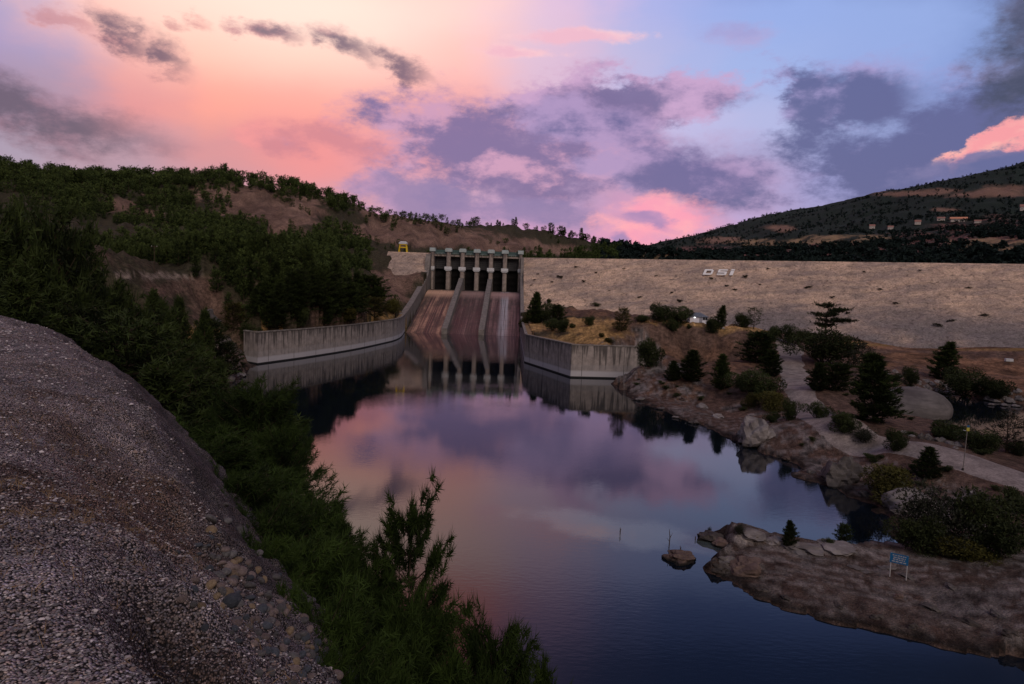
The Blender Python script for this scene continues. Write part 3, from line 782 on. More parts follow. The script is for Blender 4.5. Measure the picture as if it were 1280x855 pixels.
# dirt road over the right bank
def ribbon(pts, width, lift, seed, n=140):
    P = np.array(pts); L = np.concatenate([[0], np.cumsum(np.linalg.norm(np.diff(P[:, :2], axis=0), axis=1))])
    s = np.linspace(0, L[-1], n)
    def cr(k):
        return np.interp(s, L, P[:, k])
    c = np.stack([cr(0), cr(1)], -1)
    for _ in range(6): c[1:-1] = (c[:-2] + c[1:-1] * 2 + c[2:]) / 4
    d = np.gradient(c, axis=0); d /= np.linalg.norm(d, axis=1)[:, None]; nrm = np.stack([d[:, 1], -d[:, 0]], -1)
    rows = []
    w = width * (1 + 0.5 * fbm(s * 0.12, s * 0, seed, 3))
    for k in np.linspace(-1, 1, 9):
        e = c + nrm * (w * k / 2)[:, None]
        zz = gh(e[:, 0], e[:, 1])
        rows.append(np.concatenate([e, (zz + lift - 0.12 * (abs(k) > 0.99))[:, None]], 1))
    A = np.array(rows)                       # 9 x n x 3
    ix = np.arange(9 * n).reshape(9, n)
    Fr = np.stack([ix[:-1, :-1], ix[:-1, 1:], ix[1:, 1:], ix[1:, :-1]], -1).reshape(-1, 4)
    return A.reshape(-1, 3), Fr


def f_road(nt, b):
    p = pos(nt); n = nt.noise(p, 0.5, 7, 0.65); n2_ = nt.noise(p, 4, 5, 0.6)
    c = nt.mix(nt.ramp(n, 0.3, 0.72), (0.15, 0.125, 0.12), (0.30, 0.255, 0.245)); c = nt.mix(0.6, c, nt.ramp(n2_, 0.2, 0.8, 0.6, 1.4), 'MULTIPLY')
    nt.put(b.inputs['Base Color'], c); nt.put(b.inputs['Normal'], nt.bump(n2_, 0.5, 0.05))


M_ROAD = material("dirt_track", f_road, 0.95, 0.1)
rv, rf = ribbon(ROAD, 6.2, 0.10, 3)
tag(link("dirt_road", mesh_np("dirt_road", rv, rf, [M_ROAD], smooth=True)), kind="structure")

# ================================================================== CONCRETE AND DAM
def f_conc(base, top, ring=True, streak=1.0, vert=True):
    def fn(nt, b):
        p = pos(nt)
        sp = nt.node('ShaderNodeSeparateXYZ'); nt.l.new(p, sp.inputs[0])
        st = nt.noise(nt.mapping(p, scale=(0.9, 0.9, 0.05)), 1.1, 5, 0.65)
        n = nt.noise(p, 0.6, 7, 0.65)
        c = nt.mix(nt.ramp(n, 0.3, 0.7), tuple(k * 0.72 for k in base), tuple(k * 1.2 for k in base))
        # black run-off streaks hanging from the top edge
        hgt = nt.math('SUBTRACT', top, sp.outputs[2])
        reach = nt.math('MULTIPLY_ADD', nt.ramp(st, 0.40, 0.70), 7.5, 0.25)
        s = nt.ramp(nt.math('SUBTRACT', reach, hgt), -0.6, 2.6)
        c = nt.mix(nt.math('MULTIPLY', s, 0.72 * streak), c, (0.035, 0.032, 0.032))
        st2 = nt.noise(nt.mapping(p, loc=(3, 8, 0), scale=(0.5, 0.5, 0.02)), 2.5, 4, 0.6)
        c = nt.mix(nt.math('MULTIPLY', nt.ramp(st2, 0.5, 0.68), 0.4 * streak), c, (0.05, 0.047, 0.047))
        if ring:   # bleached band left by the falling water, dark wet foot
            zz = nt.math('MULTIPLY_ADD', nt.math('SUBTRACT', n, 0.5), 0.5, sp.outputs[2])
            c = nt.mix(nt.math('MULTIPLY', nt.ramp(zz, 3.6, 3.2), 0.25), c, (0.30, 0.29, 0.31))
            c = nt.mix(nt.math('MULTIPLY', nt.ramp(zz, 2.1, 1.5), 0.75), c, (0.46, 0.45, 0.50))
            c = nt.mix(nt.ramp(sp.outputs[2], 0.45, 0.3), c, (0.02, 0.02, 0.022))
            gn = nt.node('ShaderNodeNewGeometry').outputs['Normal']; sg = nt.node('ShaderNodeSeparateXYZ'); nt.l.new(gn, sg.inputs[0])
            c = nt.mix(nt.ramp(sg.outputs[2], 0.5, 0.8), c, nt.mix(nt.noise(p, 0.8, 5, 0.6), (0.12, 0.085, 0.05), (0.32, 0.21, 0.10)))
        nt.put(b.inputs['Base Color'], c)
        nt.put(b.inputs['Normal'], nt.bump(nt.noise(p, 2.5, 6, 0.65), 0.35, 0.08))
    return fn


M_WALL = material("stained_concrete", f_conc((0.30, 0.262, 0.25), WALL_Z), 0.9, 0.2)
M_CONC = material("weathered_concrete", f_conc((0.185, 0.165, 0.158), 60, False, 0.9), 0.9, 0.2)
M_PIER = material("pier_concrete", f_conc((0.27, 0.225, 0.205), 43, False, 0.8), 0.9, 0.2)
M_COPING = simple("coping_concrete", (0.20, 0.18, 0.17), 0.35, 0.8, 0.95, 0.1)
M_PALECONC = simple("pale_concrete", (0.52, 0.53, 0.56), 0.15, 1.0, 0.8, 0.2, 0.2)
M_CAP = simple("cap_steel", (0.34, 0.40, 0.41), 0.15, 1.5, 0.6, 0.3, 0.15)
M_TEAL = simple("teal_paint", (0.045, 0.085, 0.085), 0.2, 2.0, 0.6, 0.3, 0.1)
M_GATE = simple("gate_steel", (0.020, 0.021, 0.026), 0.3, 0.6, 0.55, 0.3, 0.2)
M_GATE2 = simple("gate_rib_steel", (0.055, 0.052, 0.056), 0.3, 0.8, 0.6, 0.3, 0.2)
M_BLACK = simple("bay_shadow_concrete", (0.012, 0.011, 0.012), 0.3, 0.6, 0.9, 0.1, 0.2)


def polyline_wall(name, pts, thick, zb, zt, label, side):
    "wall of a given thickness laid behind a water-side line; its joints and coping are parts"
    t = thing(name, label, "retaining wall", (pts[0][0], pts[0][1], 0))
    off = np.array([pts[0][0], pts[0][1], 0])
    P = np.array(pts, float)
    nrm = []
    for i in range(len(P)):
        a = P[max(i - 1, 0)]; b = P[min(i + 1, len(P) - 1)]
        d = (b - a) / np.linalg.norm(b - a); nrm.append(np.array([d[1], -d[0]]) * side)
    nrm = np.array(nrm); Q = P + nrm * thick

    def solid(A, B, z0, z1):
        m = MB(); n = len(A)
        vs = [(a[0], a[1], z0) for a in A] + [(a[0], a[1], z1) for a in A] + [(q[0], q[1], z1) for q in B] + [(q[0], q[1], z0) for q in B]
        vs = [np.array(v) - off for v in vs]
        fs = []
        for i in range(n - 1):
            for k in range(4):
                a0 = k * n + i; b0 = ((k + 1) % 4) * n + i
                fs.append((a0, a0 + 1, b0 + 1, b0))
        fs += [(0, n, 2 * n, 3 * n), (4 * n - 1, 3 * n - 1, 2 * n - 1, n - 1)]
        m.add(vs, fs)
        return m
    solid(P, Q, zb, zt - 0.32).build("wall_body", M_WALL, t)
    solid(P - nrm * 0.16, P + nrm * 0.75, zt - 0.30, zt).build("coping", M_COPING, t)
    # vertical joints
    L = np.concatenate([[0], np.cumsum(np.linalg.norm(np.diff(P, axis=0), axis=1))])
    jm = MB()
    for s in np.arange(8, L[-1] - 3, 11.0):
        cx = np.interp(s, L, P[:, 0]); cy = np.interp(s, L, P[:, 1]); i = min(np.searchsorted(L, s) - 1, len(P) - 2)
        d = P[i + 1] - P[i]
        jm.box((cx - off[0], cy - off[1], (zt - 0.4) / 2 + 0.2), (0.12, 0.06, zt - 0.9), atan2(d[1], d[0]))
    jm.build("joint_strip", simple("joint_filler", (0.07, 0.065, 0.065), 0.2), t)
    return t


def smooth_pts(pts, k=3):
    P = np.array(pts)
    for _ in range(k):
        R = [P[0]]
        for a, b in zip(P[:-1], P[1:]): R += [a * 0.75 + b * 0.25, a * 0.25 + b * 0.75]
        P = np.array(R + [P[-1]])
    return [tuple(p) for p in P]


LWs = smooth_pts(LW[:-1], 2) + [LW[-1]]
polyline_wall("retaining_wall", LWs + [(LW[-1][0] - 5.5, LW[-1][1] + 4.5)], 4.0, -4, WALL_Z, "long curved concrete retaining wall with a bleached waterline under the wooded left bank", 1 if LW[0][1] > LW[-1][1] else -1)
polyline_wall("retaining_wall", RW, 4.0, -4, WALL_Z, "angled concrete retaining wall with black streaks below the dry grass platform right of the spillway", -1)

# fix the sides: thickness must lie on the land side
# ---- spillway
SP0 = np.array([(CHX0 + CHX1) / 2, PIER_Y, 0.0])
sp = thing("spillway", "concrete dam spillway with three rust streaked chutes, grey piers and dark gates", "spillway", SP0)


def SPm(): return MB()


def loc(v): return tuple(np.asarray(v, float) - SP0)


PX = [at(px, 318, PIER_Y)[0] for px in (545.0, 561.0, 578.5, 596.5, 614.0, 631.5, 648.5)]
PX[0] = CHX0 + 0.4; PX[-1] = CHX1 - 0.2
PW = 2.7


def chute_z(Y):
    if Y >= CREST_Y + 8: return CREST_Z
    pts_y = [TOE_Y - 14, TOE_Y, 392, 398, CREST_Y, CREST_Y + 8]; pts_z = [-3.3, 0.0, 17.9, 19.1, 19.95, CREST_Z]
    return float(np.interp(Y, pts_y, pts_z))


CY = np.concatenate([np.linspace(TOE_Y - 12, 390, 30), np.linspace(391, PIER_Y + 6, 24)])


def f_chute(tint, white):
    def fn(nt, b):
        p = pos(nt)
        st = nt.noise(nt.mapping(p, scale=(0.30, 0.006, 0.006)), 1.3, 4, 0.62)
        st2 = nt.noise(nt.mapping(p, loc=(7, 0, 0), scale=(1.1, 0.010, 0.010)), 1.5, 4, 0.6)
        n = nt.noise(p, 0.5, 7, 0.7)
        c = nt.mix(nt.ramp(st, 0.42, 0.66), (0.040, 0.022, 0.021), tint)
        c = nt.mix(nt.math('MULTIPLY', nt.ramp(st2, 0.45, 0.72), 0.55), c, tuple(k * 1.7 for k in tint))
        c = nt.mix(nt.ramp(nt.noise(nt.mapping(p, scale=(1, 0.25, 0.25)), 0.22, 4, 0.6), 0.42, 0.62, 0, 0.75), c, (0.040, 0.034, 0.026))
        c = nt.mix(0.6, c, nt.ramp(n, 0.25, 0.75, 0.5, 1.5), 'MULTIPLY')
        sp_ = nt.node('ShaderNodeSeparateXYZ'); nt.l.new(p, sp_.inputs[0])
        if white:
            wm_ = nt.math('ABSOLUTE', nt.math('SUBTRACT', sp_.outputs[0], white))
            m = nt.math('MULTIPLY', nt.ramp(wm_, 3.4, 0.8), nt.ramp(st2, 0.32, 0.6))
            c = nt.mix(nt.math('MULTIPLY', m, 0.8), c, (0.36, 0.37, 0.42))
        zz = sp_.outputs[2]
        c = nt.mix(nt.math('MULTIPLY', nt.ramp(zz, 20.4, 18.9), nt.ramp(zz, 15.0, 18.8)), c, tuple(k * 1.7 for k in tint))  # lighter band: wet sheen on the rounded crest painted into the colour
        c = nt.mix(nt.ramp(zz, 19.75, 20.1), c, (0.02, 0.018, 0.016))
        jn = nt.math('FRACT', nt.math('MULTIPLY', sp_.outputs[1], 1 / 7.5)); c = nt.mix(nt.ramp(jn, 0.05, 0.02, 0, 0.55), c, (0.02, 0.017, 0.016))
        jx = nt.math('FRACT', nt.math('MULTIPLY', sp_.outputs[0], 1 / 4.3)); c = nt.mix(nt.ramp(jx, 0.05, 0.02, 0, 0.4), c, (0.02, 0.017, 0.016))
        nt.put(b.inputs['Base Color'], c)
        b.inputs['Roughness'].default_value = 0.55
        nt.put(b.inputs['Normal'], nt.bump(nt.math('ADD', n, st2), 0.4, 0.12))
    return fn


bays = [(PX[0], PX[2]), (PX[2], PX[4]), (PX[4], PX[6])]
tints = [(0.33, 0.20, 0.14), (0.165, 0.105, 0.095), (0.21, 0.13, 0.125)]
for i, (xa, xb) in enumerate(bays):
    m = MB()
    A = [loc((xa, Y, chute_z(Y))) for Y in CY]; B = [loc((xb, Y, chute_z(Y))) for Y in CY]
    m.quadstrip(B, A)
    o = m.build("chute", material("chute_concrete", f_chute(tints[i], (xa + xb) / 2 + 0.8 if i == 2 else 0), 0.6, 0.4), sp, True)
    tag(o, ["orange brown streaked chute on the left of the spillway", "dark plum streaked middle chute", "right chute with a white mineral streak down its middle"][i])


def side_profile(Y, foot):
    "top height of the walls between and beside the chutes"
    return float(np.interp(Y, foot[0], foot[1]))


def chute_wall(xc, w, prof, name, mat, Y0, Y1, lean=0.0):
    m = MB(); Ys = np.linspace(Y0, Y1, 44)
    n = len(Ys); vs = []
    for s_, bot in ((-1, True), (-1, False), (1, False), (1, True)):
        for Y in Ys:
            zt = side_profile(Y, prof); zz = min(chute_z(Y), zt) - 3.5 if bot else zt
            vs.append(loc((xc + s_ * w / 2 + lean * (zt - zz) * 0, Y, zz)))
    fs = []
    for k in range(3):
        for i in range(n - 1): fs.append((k * n + i, k * n + i + 1, (k + 1) * n + i + 1, (k + 1) * n + i))
    fs += [(0, n, 2 * n, 3 * n), (4 * n - 1, 3 * n - 1, 2 * n - 1, n - 1)]
    m.add(vs, fs)
    return m.build(name, mat, sp)


DIV = ([TOE_Y - 2, TOE_Y + 3, 352, 385, 399, 408, 413, 419], [2.6, 3.6, 11.2, 20.0, 23.6, 26.0, 27.4, 27.6])
for k in (2, 4):
    chute_wall(PX[k] + 0.0, 2.7, DIV, "divider_wall", M_CONC, TOE_Y - 2, PIER_Y)
SID = ([TOE_Y - 1, TOE_Y + 6, 352, 380, 396, 403, 408, 412, 430], [WALL_Z, WALL_Z + 0.6, 14.5, 21.5, 25.6, 28.0, 31.0, 41.0, 41.3])
chute_wall(CHX0 - 1.4, 2.8, SID, "side_wall", M_CONC, TOE_Y - 1, PIER_Y + 8)
chute_wall(CHX1 + 0.9, 1.8, SID, "side_wall", M_CONC, TOE_Y - 1, PIER_Y + 8)
# piers with collars and caps
for k, X in enumerate(PX):
    m = MB()
    top = 42.8; base = CREST_Z - 1.0
    wid = PW if 0 < k < 6 else PW * 0.8
    # rounded nose towards the water, slight batter
    prof = [(-wid / 2, 9), (-wid / 2, 0.9), (-wid * 0.38, 0.2), (-wid * 0.16, 0), (wid * 0.16, 0), (wid * 0.38, 0.2), (wid / 2, 0.9), (wid / 2, 9)]
    nn = len(prof)
    vs = [loc((X + a, PIER_Y - 3.0 + b, base)) for a, b in prof] + [loc((X + a * 0.96, PIER_Y - 1.8 + b, top)) for a, b in prof]
    fs = [(i, (i + 1) % nn, nn + (i + 1) % nn, nn + i) for i in range(nn)] + [tuple(range(nn - 1, -1, -1)), tuple(range(nn, 2 * nn))]
    m.add(vs, fs)
    pr = m.build("pier", M_PIER, sp)
    c = MB(); c.box(loc((X, PIER_Y - 1.6, 33.1)), (4.3 if 0 < k < 6 else 3.0, 3.2, 2.0), 0, 0.12)
    c.box(loc((X, PIER_Y - 1.6, 31.85)), (3.3 if 0 < k < 6 else 2.4, 2.6, 0.5))
    c.build("collar", M_PALECONC, pr)
    c = MB(); c.box(loc((X, PIER_Y + 0.6, 44.0)), (4.2 if 0 < k < 6 else 3.4, 4.6, 2.0), 0, 0.25); c.box(loc((X, PIER_Y + 0.6, 45.2)), (3.6, 4.0, 0.35), 0, 0.1)
    c.build("hoist_housing", M_CAP, pr)
# gates, bridge deck
for k in range(6):
    xa, xb = PX[k] + PW / 2 - 0.05, PX[k + 1] - PW / 2 + 0.05
    m = MB(); cx = (xa + xb) / 2; wd = xb - xa
    m.box(loc((cx, PIER_Y + 4.2, 36.6)), (wd, 0.5, 7.4))
    g = m.build("gate", M_GATE, sp)
    rb = MB()
    for zz in np.arange(33.6, 40.0, 1.25): rb.box(loc((cx, PIER_Y + 3.88, zz)), (wd - 0.1, 0.12, 0.28))
    for q in (-0.3, 0.3): rb.box(loc((cx + q * wd, PIER_Y + 3.80, 36.6)), (0.25, 0.1, 7.2))
    rb.build("gate_rib", M_GATE2, g)
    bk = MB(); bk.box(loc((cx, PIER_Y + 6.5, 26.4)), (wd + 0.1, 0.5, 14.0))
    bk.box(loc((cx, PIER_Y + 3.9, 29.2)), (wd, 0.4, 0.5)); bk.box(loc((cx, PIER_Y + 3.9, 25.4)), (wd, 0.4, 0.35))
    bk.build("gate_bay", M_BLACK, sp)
d = MB(); d.box(loc(((CHX0 + CHX1) / 2, PIER_Y + 2.2, 40.9)), (CHX1 - CHX0 - 1, 4.4, 0.9)); d.build("bridge_deck", M_PIER, sp)
tr = MB(); tr.box(loc(((CHX0 + CHX1) / 2, PIER_Y + 3.4, 43.3)), (CHX1 - CHX0 - 2, 0.7, 2.3)); tr.build("hoist_beam", M_TEAL, sp)
rl = MB()
for zz in (41.95, 42.5): rl.tube(loc((CHX0 + 1, PIER_Y + 0.25, zz)), loc((CHX1 - 1, PIER_Y + 0.25, zz)), 0.05)
for X in np.arange(CHX0 + 1, CHX1 - 0.9, 2.5): rl.tube(loc((X, PIER_Y + 0.25, 41.35)), loc((X, PIER_Y + 0.25, 42.5)), 0.05)
rl.build("railing", M_CAP, sp)


# ---- the rockfill dam
def f_dam(nt, b):
    p = pos(nt)
    sp_ = nt.node('ShaderNodeSeparateXYZ'); nt.l.new(p, sp_.inputs[0])
    n = nt.noise(p, 0.035, 6, 0.6); m = nt.noise(p, 0.30, 8, 0.72); f = nt.noise(p, 1.6, 6, 0.7)
    band = nt.noise(nt.mapping(p, rot=(0, 0, math.atan2(DAX[1], DAX[0]) * -1), scale=(0.012, 0.16, 0.30)), 1.0, 5, 0.6)
    c = nt.mix(nt.ramp(nt.math('MULTIPLY_ADD', band, 0.6, nt.math('MULTIPLY', n, 0.6)), 0.46, 0.74), (0.60, 0.425, 0.315), (0.31, 0.238, 0.205))
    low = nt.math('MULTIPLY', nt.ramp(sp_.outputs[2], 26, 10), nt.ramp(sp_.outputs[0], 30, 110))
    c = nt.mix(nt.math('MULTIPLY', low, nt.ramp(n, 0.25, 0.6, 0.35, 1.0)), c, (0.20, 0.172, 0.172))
    c = nt.mix(0.7, c, nt.ramp(m, 0.28, 0.74, 0.62, 1.42), 'MULTIPLY')
    c = nt.mix(0.8, c, nt.ramp(f, 0.28, 0.72, 0.55, 1.5), 'MULTIPLY')
    stn = nt.voro(p, 0.8); c = nt.mix(nt.ramp(stn, 0.6, 0.95, 0, 0.55), c, (0.07, 0.055, 0.05))
    # tufts of scrub and wash-outs
    sc = nt.noise(nt.mapping(p, scale=(1, 1, 2.4)), 0.16, 6, 0.75)
    c = nt.mix(nt.ramp(sc, 0.60, 0.70, 0, 0.62), c, (0.085, 0.068, 0.055))
    nt.put(b.inputs['Base Color'], c)
    nt.put(b.inputs['Normal'], nt.bump(nt.math('ADD', m, nt.math('MULTIPLY', f, 0.6)), 0.8, 0.8))


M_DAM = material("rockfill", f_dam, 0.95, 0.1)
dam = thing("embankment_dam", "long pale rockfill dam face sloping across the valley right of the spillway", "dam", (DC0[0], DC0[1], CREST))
o0 = np.array([DC0[0], DC0[1], CREST])
ts_ = np.arange(0, 440, 1.5); ks_ = np.concatenate([np.arange(0, (CREST - DTOE) * DSLOPE + 8, 1.1)])
Tt, Kk = np.meshgrid(ts_, ks_)
# the end against the spillway is cut square along the pier line
Xd = DC0[0] + DAX[0] * Tt + DN[0] * Kk; Yd = DC0[1] + DAX[1] * Tt + DN[1] * Kk
Xd = np.maximum(Xd, CHX1 + 1.75)
nzd = fbm(Tt * 0.08, Kk * 0.11, 201, 5) * 0.9 + fbm(Tt * 0.5, Kk * 0.5, 203, 4, 0.6) * 0.95
kk2 = (Xd - DC0[0]) * DN[0] + (Yd - DC0[1]) * DN[1]
Zd = CREST - np.maximum(kk2, 0) / DSLOPE + nzd * sstep(0, 4, Kk)
ix = np.arange(Xd.size).reshape(Xd.shape)
Fd = np.stack([ix[:-1, :-1], ix[1:, :-1], ix[1:, 1:], ix[:-1, 1:]], -1).reshape(-1, 4)
link("rock_face", mesh_np("rock_face", np.stack([Xd, Yd, Zd], -1).reshape(-1, 3) - o0, Fd, [M_DAM], smooth=True), dam)
cr = MB()
for (ta, tb) in ((1.0, 440),):
    a = DC0 + DAX * ta; b_ = DC0 + DAX * tb
    outl = [np.array([a[0], a[1], CREST - 0.02]), np.array([a[0] - DN[0] * 9, a[1] - DN[1] * 9, CREST - 0.02]), np.array([a[0] - DN[0] * 30, a[1] - DN[1] * 30, 24]), np.array([a[0], a[1], 24])]
    cr.prism([q - o0 for q in outl], np.append((b_ - a), 0))
cr.build("crest", simple("crest_gravel", (0.24, 0.18, 0.155), 0.3, 0.4, 0.95, 0.1), dam)
# stub of the dam left of the spillway
lx0, lx1 = CHX0 - 28, CHX0 - 1.6
g = MB()
Xs = np.linspace(lx0, lx1, 22); Ks = np.linspace(0, 46, 34); XX_, KK_ = np.meshgrid(Xs, Ks)
ZZ_ = CREST + 0.8 - KK_ / 1.6 + fbm(XX_ * 0.3, KK_ * 0.3, 207, 4) * 0.5 * (KK_ > 0)
ix = np.arange(XX_.size).reshape(XX_.shape)
Fd = np.stack([ix[:-1, :-1], ix[1:, :-1], ix[1:, 1:], ix[:-1, 1:]], -1).reshape(-1, 4)
link("abutment_face", mesh_np("abutment_face", np.stack([XX_, PIER_Y + 6 - KK_, ZZ_], -1).reshape(-1, 3) - o0, Fd, [M_DAM], smooth=True), dam)
g = MB(); g.box(np.array([(lx0 + lx1) / 2, PIER_Y + 11, CREST - 5.3]) - o0, (lx1 - lx0, 9.6, 12)); g.build("abutment_crest", simple("abutment_gravel", (0.27, 0.21, 0.18), 0.3, 0.4), dam)


# ---- white letters laid on the rockfill
def dam_point(px, py):
    d = ray(px, py)
    n = np.array([DN[0], DN[1], DSLOPE]); n /= np.linalg.norm(n)
    t = ((o0 - CAM) @ n) / (d @ n)
    return CAM + d * t


M_WHITE = simple("white_paint", (0.80, 0.79, 0.78), 0.08, 2.0, 0.8, 0.2, 0.2)
ex = np.array([DAX[0], DAX[1], 0.0]); ey = np.array([-DN[0] * DSLOPE, -DN[1] * DSLOPE, 1.0]); ey /= np.linalg.norm(ey); en = np.cross(ex, ey); en *= np.sign(en[2])


def letter(name_label, px, py, bars, W_, H_):
    o = dam_point(px, py) + en * 0.75
    m = MB()
    for poly in bars:
        m.prism([ex * (u * W_) + ey * (v * H_) for u, v in poly], en * 0.35)
    tag(m.build("stone_letter", M_WHITE), name_label, "letter").location = tuple(o)
    return o


def R_(u0, v0, u1, v1): return [(u0, v0), (u1, v0), (u1, v1), (u0, v1)]


pD = dam_point(878, 345.4); pD2 = dam_point(890.5, 345.6); pDt = dam_point(882.5, 338.8)
LW_ = np.linalg.norm(pD2 - pD) * 0.92; LH_ = abs((pDt - pD) @ ey)
letter("white letter D laid out in stone on the dam face", 878.3, 345.4, [R_(0, 0, .26, 1), R_(.26, .78, .80, 1), R_(.26, 0, .80, .22), [(.80, 0), (1, .18), (1, .82), (.80, 1)]], LW_, LH_)
letter("white letter S laid out in stone on the dam face", 895.6, 345.6, [R_(.02, 0, 1, .2), R_(.78, .2, 1, .4), R_(.02, .4, 1, .6), R_(.02, .6, .24, .8), R_(.02, .8, 1, 1)], LW_, LH_)
letter("white letter I with a dot laid out in stone on the dam face", 911.6, 346.0, [R_(0, 0, .36, .72), R_(0, .84, .36, 1.05)], LW_, LH_)

# ================================================================== VEGETATION
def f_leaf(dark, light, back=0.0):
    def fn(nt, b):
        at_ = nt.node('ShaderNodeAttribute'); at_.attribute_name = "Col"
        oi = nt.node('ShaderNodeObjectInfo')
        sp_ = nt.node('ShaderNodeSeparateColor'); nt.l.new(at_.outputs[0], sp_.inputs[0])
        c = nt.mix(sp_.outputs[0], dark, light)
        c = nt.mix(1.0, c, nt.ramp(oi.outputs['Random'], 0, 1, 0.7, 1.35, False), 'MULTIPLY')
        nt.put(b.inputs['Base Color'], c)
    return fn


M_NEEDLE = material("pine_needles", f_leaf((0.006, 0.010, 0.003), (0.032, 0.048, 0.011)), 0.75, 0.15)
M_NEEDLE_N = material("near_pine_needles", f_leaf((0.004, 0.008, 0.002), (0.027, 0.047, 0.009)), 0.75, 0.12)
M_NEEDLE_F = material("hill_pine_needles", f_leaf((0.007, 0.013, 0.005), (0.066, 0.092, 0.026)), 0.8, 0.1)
M_NEEDLE_D = material("distant_needles", f_leaf((0.008, 0.016, 0.016), (0.022, 0.034, 0.031)), 0.85, 0.05)  # blue of the distance haze painted into the needle colour
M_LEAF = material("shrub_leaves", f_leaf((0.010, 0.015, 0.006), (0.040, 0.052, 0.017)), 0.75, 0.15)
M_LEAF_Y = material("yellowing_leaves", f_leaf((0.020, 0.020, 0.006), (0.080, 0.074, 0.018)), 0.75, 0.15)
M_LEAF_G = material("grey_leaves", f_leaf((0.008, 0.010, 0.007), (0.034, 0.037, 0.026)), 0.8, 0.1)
M_BARK = simple("pine_bark", (0.055, 0.038, 0.030), 0.35, 3.0, 0.95, 0.1, 0.5, 0.03)
M_SCRUB = material("dam_scrub", f_leaf((0.016, 0.017, 0.012), (0.045, 0.040, 0.025)), 0.9, 0.05)


def unit(v): return v / (np.linalg.norm(v, axis=-1, keepdims=True) + 1e-9)


def blades(rng, C_, D_, n, nl, nw, spread, shade):
    "n narrow leaf triangles at each centre C_, pointing about D_"
    c = np.repeat(C_, n, 0); d = np.repeat(D_, n, 0); s = np.repeat(shade, n)
    k = len(c)
    dv = unit(d * 1.0 + rng.normal(size=(k, 3)) * spread)
    base = c + d * (rng.random((k, 1)) - 0.5) * nl * 1.1 + rng.normal(size=(k, 3)) * nl * 0.06
    side = unit(np.cross(dv, rng.normal(size=(k, 3))))
    L = nl * (0.7 + 0.6 * rng.random((k, 1))); w = nw * (0.7 + 0.6 * rng.random((k, 1)))
    V = np.stack([base - side * w / 2, base + side * w / 2, base + dv * L], 1).reshape(-1, 3)
    col = np.clip(np.repeat(s, 3) + rng.normal(size=3 * k) * 0.06, 0, 1)
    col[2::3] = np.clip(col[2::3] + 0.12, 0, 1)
    return V, np.arange(3 * k).reshape(-1, 3), np.repeat(col[:, None], 3, 1)


def tube_np(pts, radii, n=5):
    pts = np.asarray(pts, float); m = len(pts)
    d = unit(np.gradient(pts, axis=0)); u = unit(np.cross(d, np.array([0.31, 0.17, 0.93]))); w = np.cross(d, u)
    a = np.linspace(0, 2 * pi, n, endpoint=False)
    V = pts[:, None] + np.asarray(radii)[:, None, None] * (np.cos(a)[None, :, None] * u[:, None] + np.sin(a)[None, :, None] * w[:, None])
    ix = np.arange(m * n).reshape(m, n); nx = np.roll(ix, -1, 1)
    return V.reshape(-1, 3), np.stack([ix[:-1], nx[:-1], nx[1:], ix[1:]], -1).reshape(-1, 4)


def join(parts):
    V = []; Fc = []; n = 0
    for v, f in parts: V.append(v); Fc.append(np.asarray(f) + n); n += len(v)
    return np.concatenate(V), np.concatenate(Fc)


def profile(shape, t):
    if shape == 'cone': return (1 - t) ** 0.8 * (0.55 + 0.45 * min(1, t * 5))
    if shape == 'bush': return sqrt(max(0.0, 1 - (t * 1.02 - 0.28) ** 2 / 0.56)) * 0.98
    if shape == 'round': return sqrt(max(0.02, 1 - (2 * t - 0.9) ** 2))
    return 1.0


